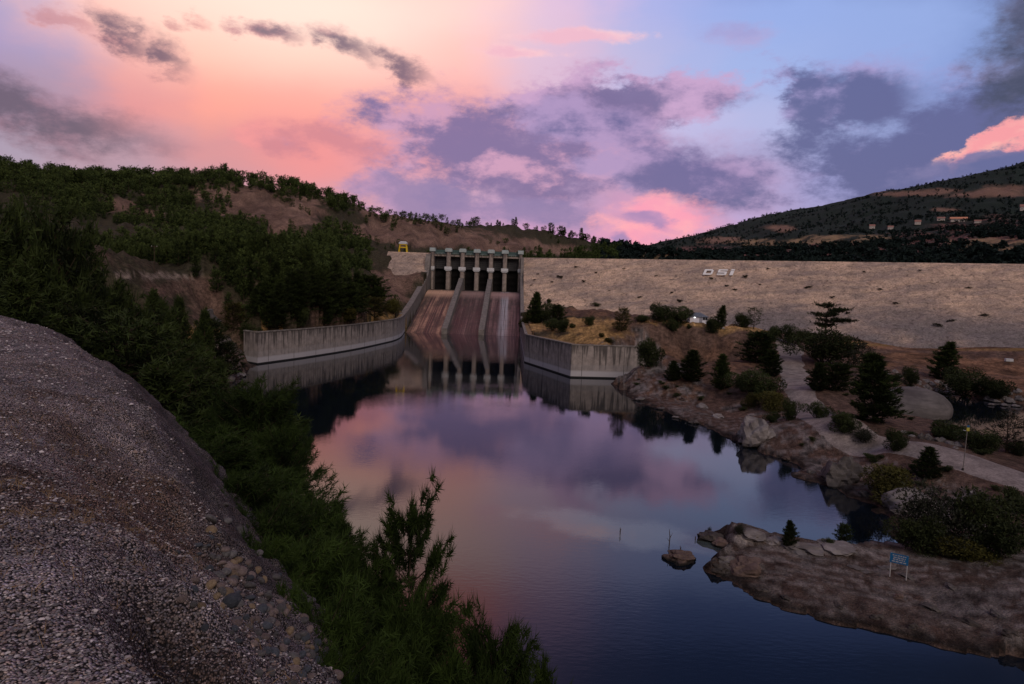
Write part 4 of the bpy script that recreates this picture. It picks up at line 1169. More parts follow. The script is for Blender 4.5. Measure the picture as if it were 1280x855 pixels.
def conifer(seed, H=1.0, R=0.3, whorls=14, per=6, tufts=7, needles=8, nl=0.07, nw=0.016, start=0.1, shape='cone', tr=0.018, spread=0.55, up=0.5, limbs=True, lean=0.03, qmin=0.25, vary=0.4):
    rng = np.random.default_rng(seed)
    bend = rng.normal(size=2) * lean * H

    def axis(t): return np.array([bend[0] * t * t, bend[1] * t * t, H * t])
    tw = [tube_np([axis(t) for t in np.linspace(0, 0.97, 8)], np.interp(np.linspace(0, 0.97, 8), [0, 0.05, 1], [tr * 1.35 * H, tr * H, tr * 0.12 * H]), 7)]
    Cc = []; Dd = []; Sh = []
    gap = rng.random(60)
    for i in range(whorls):
        t = start + (0.97 - start) * ((i + 0.6 * rng.random()) / whorls) ** 0.92
        rt = profile(shape, (t - start) / (1 - start))
        a0 = rng.random() * 6.28
        for k in range(per):
            if rng.random() < 0.12: continue
            a = a0 + k * 2 * pi / per + rng.normal() * 0.25
            L = R * H * rt * (0.72 + 0.5 * rng.random()) * (1 - vary * 0.5 + vary * gap[(i * 7 + k) % 60])
            if L < 0.02 * H: L = 0.03 * H
            e = 0.15 + 0.5 * t + rng.normal() * 0.12
            o = axis(t); dh = np.array([cos(a), sin(a), 0]); sd = np.array([-sin(a), cos(a), 0])
            s = np.linspace(0, 1, 5)[:, None]
            pts = o + dh * L * s + np.array([0, 0, 1]) * L * (tan(e) * s * 0.6 + up * 0.45 * s * s - 0.12 * s)
            if limbs: tw.append(tube_np(pts, tr * H * 0.34 * (1.05 - s[:, 0]) * (1.1 - t * 0.7) + 0.0006 * H, 4))
            nT = max(3, int(tufts * (0.5 + L / (R * H))))
            q = rng.random(nT) ** 0.75 * (1.03 - qmin) + qmin
            pc = o + dh * L * q[:, None] + np.array([0, 0, 1]) * L * (tan(e) * q * 0.6 + up * 0.45 * q * q - 0.12 * q)[:, None]
            lat = (rng.random(nT) - 0.5) * 2 * L * 0.34 * (1.15 - q * 0.75)
            pc = pc + sd * lat[:, None] + rng.normal(size=(nT, 3)) * nl * 0.35
            dd = unit(dh * (0.6 + 0.5 * q)[:, None] + sd * (lat / L * 1.6)[:, None] + np.array([0, 0, 1]) * (0.35 + up * rng.random(nT))[:, None])
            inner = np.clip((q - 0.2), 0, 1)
            sh_ = np.clip(0.04 + 0.80 * inner * (0.30 + 0.85 * t) + rng.normal() * 0.16 + rng.normal(size=nT) * 0.10, 0, 1)  # inner tufts darker, upper ones lighter: shade and top light painted into colour
            Cc.append(pc); Dd.append(dd); Sh.append(sh_)
    nT = max(4, int(tufts * 0.8))
    q = 0.9 + 0.1 * rng.random(nT)
    Cc.append(np.array([axis(a_) for a_ in q]) + rng.normal(size=(nT, 3)) * nl * 0.25); Dd.append(unit(np.array([0, 0, 1.0]) + rng.normal(size=(nT, 3)) * 0.35)); Sh.append(np.full(nT, 0.75))
    Cc = np.concatenate(Cc); Dd = np.concatenate(Dd); Sh = np.concatenate(Sh)
    V, Fc, col = blades(rng, Cc, Dd, needles, nl, nw, spread, Sh)
    return join(tw), (V, Fc, col)


def shrub(seed, n=1500, lobes=7, leaf=0.07, asp=0.75, spread=0.9, airy=0.0):
    "unit-wide bush of leaf-sized faces over uneven lobes"
    rng = np.random.default_rng(seed)
    cs = rng.normal(size=(lobes, 3)) * np.array([0.20, 0.20, 0.15]) + np.array([0, 0, 0.5]); rs = 0.17 + 0.15 * rng.random(lobes)
    k = rng.integers(0, lobes, n); d = unit(rng.normal(size=(n, 3)))
    rad = rs[k] * (0.45 + 0.62 * rng.random(n) ** 0.5) * (1 + airy * rng.random(n))
    c = cs[k] + d * rad[:, None]; c[:, 2] = np.maximum(c[:, 2], 0.02 + 0.1 * rng.random(n))
    sh_ = np.clip(0.18 + 0.55 * (c[:, 2] - 0.1) + 0.25 * (rad / rs[k] - 0.6) + (rng.random(lobes) * 0.3 - 0.15)[k], 0, 1)  # leaves lighter upward and outward: light from above painted into colour
    V, Fc, col = blades(rng, c, unit(d + np.array([0, 0, 0.4])), 2, leaf, leaf * 0.55, spread, sh_)
    st = []
    for i in range(5):
        e = cs[i % lobes] * np.array([1, 1, 1.1])
        st.append(tube_np([np.array([0.02 * cos(i), 0.02 * sin(i), -0.03]), e * 0.5 + rng.normal(size=3) * 0.02, e], [0.022, 0.014, 0.006], 5))
    return join(st), (V, Fc, col)


def templ(name, gen, leafmat):
    (tv, tf), (cv, cf, cc) = gen
    tm = mesh_np("trunk", tv, tf, [M_BARK], smooth=True)
    cm = mesh_np(name, cv, cf, [leafmat], col=cc)
    return tm, cm


def merged(name, gen, leafmat):
    (tv, tf), (cv, cf, cc) = gen
    t3 = np.concatenate([tf[:, [0, 1, 2]], tf[:, [0, 2, 3]]])
    V = np.concatenate([cv, tv]); Fc = np.concatenate([cf, t3 + len(cv)])
    mi = np.concatenate([np.zeros(len(cf), int), np.ones(len(t3), int)])
    col = np.concatenate([cc, np.zeros((len(tv), 3))])
    return mesh_np(name, V, Fc, [leafmat, M_BARK], mi, col)


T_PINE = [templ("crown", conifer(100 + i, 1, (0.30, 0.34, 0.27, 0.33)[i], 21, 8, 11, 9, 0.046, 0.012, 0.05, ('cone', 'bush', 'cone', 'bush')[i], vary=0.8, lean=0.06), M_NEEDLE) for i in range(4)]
T_PINEY = [templ("crown", conifer(120 + i, 1, 0.33, 14, 6, 8, 7, 0.062, 0.013, 0.05, 'bush'), M_LEAF_Y) for i in range(1)]
T_ROUND = [templ("crown", shrub(140 + i, 4200, 11, 0.05), M_LEAF) for i in range(3)]
T_ROUNDY = [templ("crown", shrub(150, 3600, 10, 0.05), M_LEAF_Y)]
T_GREY = [templ("crown", shrub(160, 3000, 10, 0.045, airy=0.35), M_LEAF_G)]
T_AIRY = [templ("crown", conifer(170, 1, 0.34, 11, 5, 6, 6, 0.06, 0.013, 0.12, 'bush', spread=0.8), M_LEAF_G), templ("crown", conifer(171, 1, 0.36, 9, 5, 6, 6, 0.055, 0.012, 0.16, 'round', spread=0.8), M_LEAF)]


def umbrella(seed):
    rng = np.random.default_rng(seed)
    tw = [tube_np([(0, 0, 0), (0.02, 0, 0.3), (-0.02, 0.01, 0.6), (0.03, 0, 0.93)], [0.028, 0.022, 0.016, 0.006], 7)]
    C_ = []; D_ = []; S_ = []
    for (zc, rx, ox, n) in ((0.58, 0.30, 0.02, 150), (0.68, 0.36, 0.10, 190), (0.78, 0.30, -0.04, 170), (0.87, 0.33, 0.07, 170), (0.955, 0.20, -0.05, 110)):
        for b in range(7):
            a = rng.random() * 6.28; L = rx * (0.55 + 0.5 * rng.random()); e = np.array([ox * 0.5 + cos(a) * L + ox, sin(a) * L, zc + 0.03 * rng.random()])
            o = np.array([0, 0, zc - 0.05]); tw.append(tube_np([o, (o + e) / 2 + np.array([0, 0, -0.012]), e], [0.010, 0.007, 0.003], 4))
            k = n // 7
            q = 0.35 + 0.7 * rng.random(k)
            C_.append(o + (e - o) * q[:, None] + rng.normal(size=(k, 3)) * np.array([0.045, 0.045, 0.013])); D_.append(unit(np.array([cos(a), sin(a), 0.6]) + rng.normal(size=(k, 3)) * 0.4)); S_.append(np.clip(0.35 + rng.normal(size=k) * 0.2, 0, 1))
    V, Fc, col = blades(rng, np.concatenate(C_), np.concatenate(D_), 9, 0.045, 0.010, 0.7, np.concatenate(S_))
    return join(tw), (V, Fc, col)


T_UMB = [templ("crown", umbrella(181), M_NEEDLE)]


def plant(T, name, label, cat, base, w, h, group=None, rz=None, sink=0.0, unit_w=0.62):
    t = thing(name, label, cat, (base[0], base[1], base[2] - sink), RNG.random() * 6.28 if rz is None else rz, group)
    t.scale = (w / unit_w, w / unit_w, h)
    link("trunk", T[0], t); link("crown", T[1], t)
    return t


def pick(L): return L[int(RNG.integers(len(L)))]


CAT = {'pine': ("pine_tree", "tree", 0.60), 'piney': ("pine_tree", "tree", 0.60), 'round': ("round_tree", "tree", 0.92), 'roundy': ("yellowing_shrub", "shrub", 0.92),
       'bush': ("shrub", "shrub", 0.92), 'grey': ("shrub", "shrub", 0.95), 'airy': ("thin_tree", "tree", 0.6), 'airy2': ("thin_tree", "tree", 0.6), 'umb': ("umbrella_pine", "tree", 0.72)}
TM = {'pine': T_PINE, 'piney': T_PINEY, 'round': T_ROUND, 'roundy': T_ROUNDY, 'bush': T_ROUND, 'grey': T_GREY, 'airy': T_AIRY[:1], 'airy2': T_AIRY[1:], 'umb': T_UMB}
RIGHT = [  # base x, base y, height, width in photo pixels; kind; label
    (668, 404, 40, 24, 'pine', "tall dark pine close beside the right wall of the spillway"),
    (660, 409, 22, 16, 'roundy', "yellow green shrub at the foot of the tall pine by the spillway wall"),
    (684, 403, 24, 24, 'round', "broad dark tree just right of the tall pine by the spillway wall"),
    (697, 405, 24, 15, 'pine', "narrow dark conifer at the left end of the dry grass platform"),
    (692, 413, 15, 15, 'bush', "low dark shrub left of the round bush on the dry grass platform"),
    (703, 415, 17, 18, 'bush', "round dark bush in front of the narrow conifer on the dry grass platform"),
    (714, 410, 6, 7, 'bush', "tiny round bush right of the round dark bush on the platform"),
    (737, 407, 13, 12, 'bush', "small round bush alone in the middle of the dry grass platform"),
    (777, 414, 29, 19, 'piney', "yellowing bushy tree at the right end of the dry grass platform"),
    (752, 422, 7, 7, 'roundy', "little green weed bush above the retaining wall, left of a wider one"),
    (760, 428, 7, 10, 'roundy', "little wide weed bush at the top edge of the retaining wall"),
    (686, 379, 6, 6, 'bush', "small lone bush on the dam face above the spillway pines"),
    (744, 383, 5, 8, 'bush', "flat dark bush on top of the brown earth slope below the dam"),
    (803, 402, 9, 16, 'bush', "low bush at the left end of the house knoll"),
    (824, 401, 23, 25, 'round', "round leafy tree on the knoll, leftmost of those by the white house"),
    (849, 404, 21, 32, 'round', "wide leafy tree on the knoll directly left of the white house"),
    (839, 414, 15, 14, 'bush', "round bush on the front rim of the knoll below the wide tree"),
    (861, 411, 6, 6, 'bush', "tiny bush in the dry grass in front of the white house"),
    (890, 416, 20, 18, 'bush', "dark round bush in front of the right corner of the white house"),
    (900, 409, 28, 17, 'pine', "slim conifer rising right beside the white house"),
    (927, 409, 18, 20, 'round', "low spreading tree on the knoll right of the slim conifer"),
    (942, 411, 27, 17, 'airy2', "small pine with a bare trunk at the right rim of the knoll"),
    (810, 458, 36, 29, 'round', "dark leafy tree against the right end of the retaining wall"),
    (784, 461, 20, 17, 'pine', "small conifer in front of the retaining wall near the water"),
    (862, 476, 40, 36, 'pine', "stout dark pine on the bare brown slope under the knoll"),
    (840, 476, 26, 22, 'pine', "smaller pine leaning on the left of the stout slope pine"),
    (902, 487, 46, 27, 'pine', "tall conical pine on the slope between the stout pine and the track"),
    (928, 489, 22, 20, 'bush', "bush right of the conical pine on the lake slope"),
    (944, 453, 38, 40, 'pine', "dark crowded pine at the top of the slope left of the dirt track"),
    (962, 470, 34, 32, 'pine', "dark pine next to the bend of the dirt track"),
    (941, 496, 34, 42, 'round', "broad bushy tree on the slope below the crowded pines"),
    (962, 512, 27, 36, 'roundy', "yellow green bush on the slope above the pale shore rock"),
    (941, 508, 20, 20, 'roundy', "yellow tinged bush left of the wider yellow green bush"),
    (986, 525, 28, 17, 'bush', "upright bush on the lake side of the dirt track"),
    (965, 528, 13, 17, 'bush', "small round bush on brown soil above the pale shore rock"),
    (985, 430, 24, 27, 'round', "round dark tree at the far end of the dirt track"),
    (966, 425, 18, 22, 'bush', "bush at the foot of the dam left of the far end of the track"),
    (1011, 430, 16, 26, 'bush', "low bush between the track end and the flat topped pine"),
    (1030, 442, 64, 46, 'umb', "flat topped windswept pine rising above the trees by the track"),
    (1028, 457, 46, 56, 'round', "big round dark tree right of the dirt track under the flat topped pine"),
    (1021, 488, 36, 30, 'pine', "bushy pine on the right verge of the dirt track bend"),
    (1044, 488, 34, 30, 'pine', "dark bushy pine between the verge pine and the thin tree"),
    (1078, 472, 42, 36, 'airy', "thin pale leaved tree behind the large dark pine"),
    (1092, 527, 86, 74, 'pine', "large broad dark pine beside the dirt track, biggest on the right bank"),
    (1020, 523, 21, 22, 'bush', "round green bush on the near verge of the dirt track"),
    (1053, 540, 27, 32, 'bush', "sprawling green bush below the dirt track"),
    (1075, 552, 19, 25, 'grey', "blue grey round bush below the dirt track"),
    (1118, 563, 28, 25, 'bush', "leafy bush at the near edge of the track under the large dark pine"),
    (1157, 598, 41, 36, 'pine', "dense dark young pine above the big pale boulder"),
    (1105, 622, 48, 64, 'roundy', "wide dull olive shrub on the shore left of the big pale boulder"),
    (1178, 474, 48, 40, 'pine', "dark pine standing on the far bank of the stream"),
    (1205, 496, 36, 46, 'round', "dark spreading tree beside the pool of the stream"),
    (1241, 497, 26, 34, 'round', "low dark tree on the far stream bank near the frame edge"),
    (1137, 483, 25, 18, 'bush', "small upright tree left of the pale rocks by the stream"),
    (1118, 478, 12, 18, 'bush', "low scrub bush between the thin tree and the stream rocks"),
    (1184, 548, 22, 38, 'bush', "wide green bush between the track and the stream"),
    (1226, 565, 29, 40, 'round', "round dark bush right of the thin pole on the stream bank"),
    (1258, 566, 50, 40, 'airy', "tall thin tree with sparse pale leaves by the stream"),
    (1276, 570, 18, 24, 'bush', "small bush by the stream at the right frame edge"),
    (1270, 640, 29, 38, 'bush', "dark bush on the near bank at the right frame edge"),
    (1150, 690, 48, 50, 'round', "dark shrub at the head of the inlet, left of the shrub mass"),
    (1182, 688, 80, 80, 'grey', "tall shaggy grey green shrub right of the big pale boulder"),
    (1228, 692, 82, 80, 'round', "large dark shrub behind the spit, right of the shaggy one"),
    (1196, 698, 30, 60, 'roundy', "low yellow green growth at the foot of the dark shrubs"),
    (987, 683, 35, 22, 'pine', "young leafy pine on the far edge of the rocky spit"),
    (1053, 681, 27, 16, 'pine', "slender sapling at the water behind the rocky spit"),
    (922, 667, 13, 13, 'grey', "small sparse plant near the tip of the rocky spit"),
    (1035, 680, 8, 9, 'bush', "tiny plant left of the sapling behind the spit"),
    (886, 667, 9, 5, 'grey', "thin weed on the very tip of the rocky spit"),
]
for (px, py, hp, wp, kind, lab) in RIGHT:
    b = hit(px, py, True)
    rr = (b - CAM) @ FW
    nm, cat, uw = CAT[kind]
    h = hp / F * rr * 1.02; w = wp / F * rr
    plant(T_PINE[2] if wp == 74 else pick(TM[kind]), nm, lab, cat, b, w, h, sink=0.03 * h, unit_w=uw)

# scrub tufts on the dam face
scr_me = merged("scrub", shrub(190, 260, 5, 0.16), M_SCRUB)
for (px, py, w) in [(889, 348.5, 6), (931, 346.5, 8), (908, 357.5, 5), (918, 363, 7), (950, 356, 4), (986, 345, 3), (700, 347, 8), (668, 350, 4), (672, 343, 4), (690, 353, 5), (664, 357, 4), (730, 352, 6), (762, 364, 5), (820, 345, 4), (800, 372, 6), (840, 366, 5),
                     (850, 377, 8), (1010, 360, 8), (1040, 372, 6), (1100, 362, 6), (1172, 353, 4), (1172, 407, 9), (1210, 361, 8), (1120, 380, 8), (1060, 392, 7), (1230, 395, 9), (1190, 402, 10), (1035, 352, 4), (884, 338.5, 4), (960, 336, 4), (1080, 340, 4), (1150, 338, 4), (780, 336, 4), (720, 334, 5), (745, 341, 4)]:
    q = dam_point(px, py); rr = (q - CAM) @ FW
    o = link("scrub_tuft", scr_me, None, q - np.array([0, 0, 0.15]), RNG.random() * 6.28)
    s = w / F * rr; o.scale = (s, s * 0.7, s * 0.45)
    tag(o, "small dark tuft of scrub growing on the pale dam face", "scrub", "scrub tufts on the dam face")

und_me = merged("low_scrub", shrub(196, 420, 6, 0.12), M_LEAF)
_k = 0
while _k < 60:
    px, py = RNG.uniform(790, 1275), RNG.uniform(470, 640)
    b = hit(px, py)
    if b[2] < 0.8 or seg_dist(b[0:1], b[1:2], [q[:2] for q in ROAD])[0] < 4 or inside(b[0:1], b[1:2], LAKE)[0] or inside(b[0:1], b[1:2], STREAM)[0] or np.hypot(b[0], b[1]) > 210: continue
    o = link("low_scrub", und_me, None, b - np.array([0, 0, 0.05]), RNG.random() * 6.28); s = RNG.uniform(0.7, 1.9); o.scale = (s, s, s * RNG.uniform(0.35, 0.7))
    tag(o, "low tuft of scrub on the brown earth of the right bank", "scrub", "low scrub on the right bank"); _k += 1

# ---- hill pines: each of the nearest a thing, the rest one wood
T_HILL = [merged("pine", conifer(200 + i, 1, (0.34, 0.40, 0.30, 0.44)[i], 10, 6, 6, 5, 0.085, 0.030, 0.08, ('cone', 'bush', 'cone', 'round')[i], limbs=False), M_NEEDLE_F) for i in range(4)]
LOWF = []
for i in range(5):
    (tv, tf), (cv, cf, cc) = conifer(220 + i, 1, (0.36, 0.42, 0.34, 0.46, 0.40)[i], 7, 5, 5, 3, 0.12, 0.048, 0.06 if i < 3 else 0.32, ('cone', 'bush', 'cone', 'round', 'round')[i], limbs=False)
    LOWF.append((cv, cc, tv, tf))


def seen(P, top):
    "which of these spots show over the ground between them and the camera"
    T = P + np.array([0, 0, 1.0]) * top[:, None]
    ok = np.ones(len(P), bool)
    for f in np.linspace(0.03, 0.97, 70):
        Q = CAM + (T - CAM) * f
        ok &= Q[:, 2] > np.maximum(gh(Q[:, 0], Q[:, 1]), dam_z(Q[:, 0], Q[:, 1])) - 0.2
    return ok


def blob_mask(X, Y, blobs):
    ax, ay, _ = proj(np.stack([X, Y, gh(X, Y)], -1))
    m = np.full(X.shape, -9.0)
    for (px, py, wp, hp) in blobs: m = np.maximum(m, 1 - np.hypot((ax - px) / wp, (ay - py) / hp))
    return m


SCARP = [(335, 262, 46, 24), (372, 262, 40, 40), (300, 240, 100, 12), (150, 258, 22, 8), (215, 243, 30, 4), (185, 268, 18, 6), (350, 288, 24, 14), (470, 262, 26, 12), (480, 290, 40, 9), (450, 372, 46, 18), (485, 360, 36, 22), (400, 364, 20, 8), (330, 361, 22, 7), (500, 345, 24, 10)]
SPARSE = [(520, 285, 70, 18), (560, 300, 90, 14), (620, 306, 80, 10), (690, 312, 80, 9), (460, 275, 50, 18), (520, 315, 60, 10), (660, 305, 130, 20), (560, 290, 120, 24)]
N = 17000
u = RNG.random(N); tth = radians(-48) + u * radians(48 + 8.5); rrr = np.sqrt(185 ** 2 + RNG.random(N) * (800 ** 2 - 185 ** 2))
# about as many near as far, so that the slope is evenly wooded
rrr = np.exp(np.log(190) + RNG.random(N) * np.log(800 / 190))
hx, hy = rrr * np.sin(tth), rrr * np.cos(tth); hz = gh(hx, hy)
dens = 0.44 + 1.6 * fbm(hx * 0.018, hy * 0.018, 301, 4, 0.6)
bm = blob_mask(hx, hy, SCARP); dens = np.where(bm > 0.0, dens - 0.60, dens)
bs = blob_mask(hx, hy, SPARSE); dens = np.where(bs > 0, dens - 0.50, dens)
_hx, _hy, _ = proj(np.stack([hx, hy, hz], -1)); dens = np.where((rrr < 290) & (_hx > 285) & (_hx < 500) & (blob_mask(hx, hy, [(480, 365, 40, 24), (440, 376, 26, 14)]) < 0), dens + 0.35, dens)
ok = (RNG.random(N) < dens) & (hz > 8.8) & (seg_dist(hx, hy, LW) > 4.5) & ~((hx > CHX0 - 6) & (hy < PIER_Y + 12)) & ~((hx > CHX0 - 36) & (hy > PIER_Y - 22) & (hy < PIER_Y + 40)) & (hy < 780)
ok &= ~inside(hx, hy, LAKE) & ~((np.abs(hz - 22.4) < 1.4) & (rrr < 196) & (hx < -70))
ok &= ~((hx > -150) & (hx < 260) & (hz < 40) & (rrr > 430))
hx, hy, hz, rrr = hx[ok], hy[ok], hz[ok], rrr[ok]
hh = (3.4 + 3.6 * RNG.random(len(hx)) ** 1.5) * np.interp(rrr, [190, 300, 500, 700], [1.0, 1.0, 1.15, 1.6]) * np.where(blob_mask(hx, hy, SPARSE + SCARP) > 0, 0.55, 1.0)
vis = seen(np.stack([hx, hy, hz], -1), hh)
px_, py_, w_ = proj(np.stack([hx, hy, hz], -1)); vis &= (px_ > -60)
hx, hy, hz, hh, rrr = hx[vis], hy[vis], hz[vis], hh[vis], rrr[vis]
# the close set line of pines along the skyline
rp = []
for px in np.arange(-15, 590, 3.2):
    for k in range(140):
        p = hit(px, 185 + k)
        if np.hypot(p[0], p[1]) < 1100: break
    else: continue
    u_ = p[:2] / np.hypot(p[0], p[1])
    for m in range(3 if px < 430 else 2):
        if RNG.random() < 0.8:
            d_ = RNG.uniform(-45, 4); q = p[:2] + u_ * d_ + np.array([u_[1], -u_[0]]) * RNG.normal() * 2; rp.append((q[0], q[1], gh(q[0], q[1])[0], RNG.uniform(5, 10.5) if px < 430 else RNG.uniform(3, 7)))
rp = np.array(rp)
hx = np.concatenate([hx, rp[:, 0]]); hy = np.concatenate([hy, rp[:, 1]]); hz = np.concatenate([hz, rp[:, 2]]); hh = np.concatenate([hh, rp[:, 3]]); rrr = np.hypot(hx, hy)
order = np.argsort(-hh / rrr)
print('hill pines', len(order), file=__import__('sys').stderr)
NEAR_N = 180
for i in order[:NEAR_N]:
    yel = RNG.random() < 0.0
    o = link("pine_tree", T_HILL[int(RNG.integers(4))], None, (hx[i], hy[i], hz[i] - 0.2), RNG.random() * 6.28)
    s = hh[i] * (0.9 + 0.35 * RNG.random()); o.scale = (s * 0.72, s * 0.72, hh[i] * 1.15)
    tag(o, "green pine among the close set pines on the slope over the left retaining wall", "tree", "pines on the slope over the left wall")
VS = []; FS = []; CS = []; MI = []; n = 0
for i in order[NEAR_N:]:
    far_ = rrr[i] > 520
    ridge = rrr[i] > 600
    cv, cc, tv, tf = LOWF[int(RNG.integers(3, 5) if ridge and RNG.random() < 0.55 else RNG.integers(0, 3))]
    a = RNG.random() * 6.28; R2 = np.array([[cos(a), -sin(a), 0], [sin(a), cos(a), 0], [0, 0, 1]])
    s = hh[i] * np.array([0.92, 0.92, 1.12]) * (0.9 + 0.3 * RNG.random())
    v = (cv * s) @ R2.T + np.array([hx[i], hy[i], hz[i] - 0.2])
    VS.append(v); FS.append(np.arange(len(cv)).reshape(-1, 3) + n); MI.append(np.zeros(len(cv) // 3, int)); CS.append(np.clip(cc * (0.6 + 0.7 * RNG.random()), 0, 1)); n += len(cv)
    if rrr[i] > 560:
        t3 = np.concatenate([tf[:, [0, 1, 2]], tf[:, [0, 2, 3]]])
        VS.append((tv * s) @ R2.T + np.array([hx[i], hy[i], hz[i] - 0.2])); FS.append(t3 + n); MI.append(np.ones(len(t3), int)); CS.append(np.zeros((len(tv), 3))); n += len(tv)
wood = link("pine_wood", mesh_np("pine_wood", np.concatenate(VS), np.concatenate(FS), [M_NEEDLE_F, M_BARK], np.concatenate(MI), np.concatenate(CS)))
tag(wood, "dense dark pine wood covering the hill on the left up to its ridge", "woodland", kind="stuff")

# ---- lone ridge pines that stand against the sky
ridge_px = [(5, 200), (22, 202), (40, 203), (62, 206), (85, 210), (108, 213), (140, 213), (232, 212), (246, 211), (262, 210), (288, 209), (300, 210), (352, 219), (396, 228), (588, 274), (600, 272), (612, 271), (622, 271), (632, 272), (641, 273), (627, 271), (616, 271), (606, 272), (650, 276), (664, 279), (683, 282), (696, 284), (706, 287), (738, 298), (676, 281), (690, 283), (702, 284), (712, 289), (722, 291), (733, 296), (742, 300), (751, 305)]
for (px, py) in ridge_px:
    px += RNG.normal() * 3; best = None
    for k in range(60):
        p = hit(px, py + k * 0.7)
        if np.hypot(p[0], p[1]) < 1100: best = p; break
    if best is None: continue
    o = link("pine_tree", T_HILL[int(RNG.integers(1, 4))], None, best - np.array([0, 0, 0.3]), RNG.random() * 6.28)
    h = RNG.uniform(6, 12) if px < 400 else RNG.uniform(3.5, 11)
    w_ = h * RNG.uniform(0.7, 1.15); o.scale = (w_, w_, h)
    tag(o, "small round headed pine standing against the sky on the ridge of the left hill", "tree", "lone pines along the left ridge")

# ---- far mountain wood
N = 15000
tth = radians(7.2) + RNG.random(N) * radians(38 - 7.2); rrr = np.exp(np.log(470) + RNG.random(N) * np.log(3150 / 470))
mx, my = rrr * np.sin(tth), rrr * np.cos(tth); mz = gh(mx, my)
dens = 0.65 + 1.5 * fbm(tth * 26, np.log(rrr) * 26, 401, 4, 0.6)
op = blob_mask(mx, my, [(1000, 302, 85, 3.5), (1060, 297, 55, 3.5), (1240, 305, 55, 7), (975, 285, 18, 4), (1150, 242, 55, 3), (1250, 240, 46, 7), (1180, 282, 40, 3), (1140, 284, 20, 3), (1100, 288, 20, 3)])
rd = blob_mask(mx, my, [(1160, 298, 60, 8), (1060, 312, 120, 7), (950, 318, 120, 6), (880, 312, 40, 6)])
dens = np.where(op > 0, dens - 0.9, np.where(rd > 0, dens - 0.42, dens))
ok = (RNG.random(N) < dens) & ((mx - DC0[0]) * DN[0] + (my - DC0[1]) * DN[1] < -30)
mx, my, mz, rrr = mx[ok], my[ok], mz[ok], rrr[ok]
mh = 6 + 5 * RNG.random(len(mx)); v = seen(np.stack([mx, my, mz], -1), mh)
mx, my, mz, mh, rrr = mx[v], my[v], mz[v], mh[v], rrr[v]
print("mountain trees", len(mx))
VS = []; CS = []
for i in range(len(mx)):
    k = 30 if rrr[i] < 1100 else 16
    d = unit(RNG.normal(size=(k, 3))); c = d * np.array([0.34, 0.34, 0.42]) * (0.5 + 0.5 * RNG.random((k, 1))) + np.array([0, 0, 0.5])
    s2 = unit(RNG.normal(size=(k, 3))) * 0.2; s3 = unit(RNG.normal(size=(k, 3))) * 0.2
    V_ = np.stack([c - s2, c + s2 * 0.6 + s3, c - s3 + s2 * 0.4], 1).reshape(-1, 3) * mh[i] * np.array([1.1, 1.1, 1.0]) + np.array([mx[i], my[i], mz[i] - 0.4])
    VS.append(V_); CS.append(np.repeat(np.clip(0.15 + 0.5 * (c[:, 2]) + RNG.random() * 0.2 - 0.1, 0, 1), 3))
VS = np.concatenate(VS); CS = np.concatenate(CS)
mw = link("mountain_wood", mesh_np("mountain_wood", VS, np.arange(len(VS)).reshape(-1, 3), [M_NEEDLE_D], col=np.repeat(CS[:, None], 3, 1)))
tag(mw, "far off dark wood over the mountainside on the right", "woodland", kind="stuff")

# ---- pines on the wooded slope between the gravel mound and the cliff
T_NEAR = [templ("crown", conifer(300 + i, 1, (0.30, 0.34, 0.28, 0.36)[i], 22, 7, 20, 15, 0.038, 0.0042, 0.05, ('cone', 'bush', 'cone', 'bush')[i], spread=0.7, up=0.45, tr=0.014, vary=0.7), M_NEEDLE_N) for i in range(4)]
T_MID = [templ("crown", conifer(320 + i, 1, (0.31, 0.36, 0.29)[i], 18, 7, 11, 9, 0.046, 0.010, 0.05, ('cone', 'bush', 'cone')[i], spread=0.8, up=0.4, vary=0.7), M_NEEDLE) for i in range(3)]
T_OPEN = templ("crown", conifer(343, 1, 0.30, 17, 6, 7, 52, 0.038, 0.0040, 0.06, 'bush', spread=0.85, up=0.4, tr=0.012, qmin=0.42, vary=0.6), M_NEEDLE_N)


def pine_by_top(px, py, Y, w, label, T, group=None, extra=0.0):
    "pine whose tip is seen there at ground distance Y"
    tip = at(px, py, Y); g = gh(tip[0], tip[1])[0]
    h = max(tip[2] - g, 0.8) + extra
    return plant(T, "pine_tree", label, "tree", (tip[0], tip[1], g), w, h * 1.02, group, sink=0.02 * h)


pine_by_top(512, 640, 12.5, 2.1, "open pine with separate needle tufts and bare twigs standing out against the water", T_OPEN)
pine_by_top(318, 492, 27, 4.0, "large bushy pine with a rounded top in front of the lake, right of the gravel", T_NEAR[1])
pine_by_top(348, 545, 23, 2.6, "bushy pine directly right of the large round topped pine", T_NEAR[3])
pine_by_top(285, 535, 22, 4.4, "bushy pine left of the large round topped pine, against the gravel edge", T_NEAR[0])
pine_by_top(425, 650, 15.5, 2.2, "pine whose shoots reach just left of the open pine", T_NEAR[2])
pine_by_top(612, 806, 10.8, 2.0, "pine tops at the bottom of the picture, left of two smaller tips", T_NEAR[3])
pine_by_top(650, 816, 11.2, 1.6, "small pine tip at the bottom of the picture", T_NEAR[2])
pine_by_top(684, 826, 11.5, 1.4, "smallest pine tip at the lower end of the dark bank", T_NEAR[0])
G1 = "pines crowding the bank below the gravel"
L1 = "dark pine in the crowd on the bank right below the gravel edge"
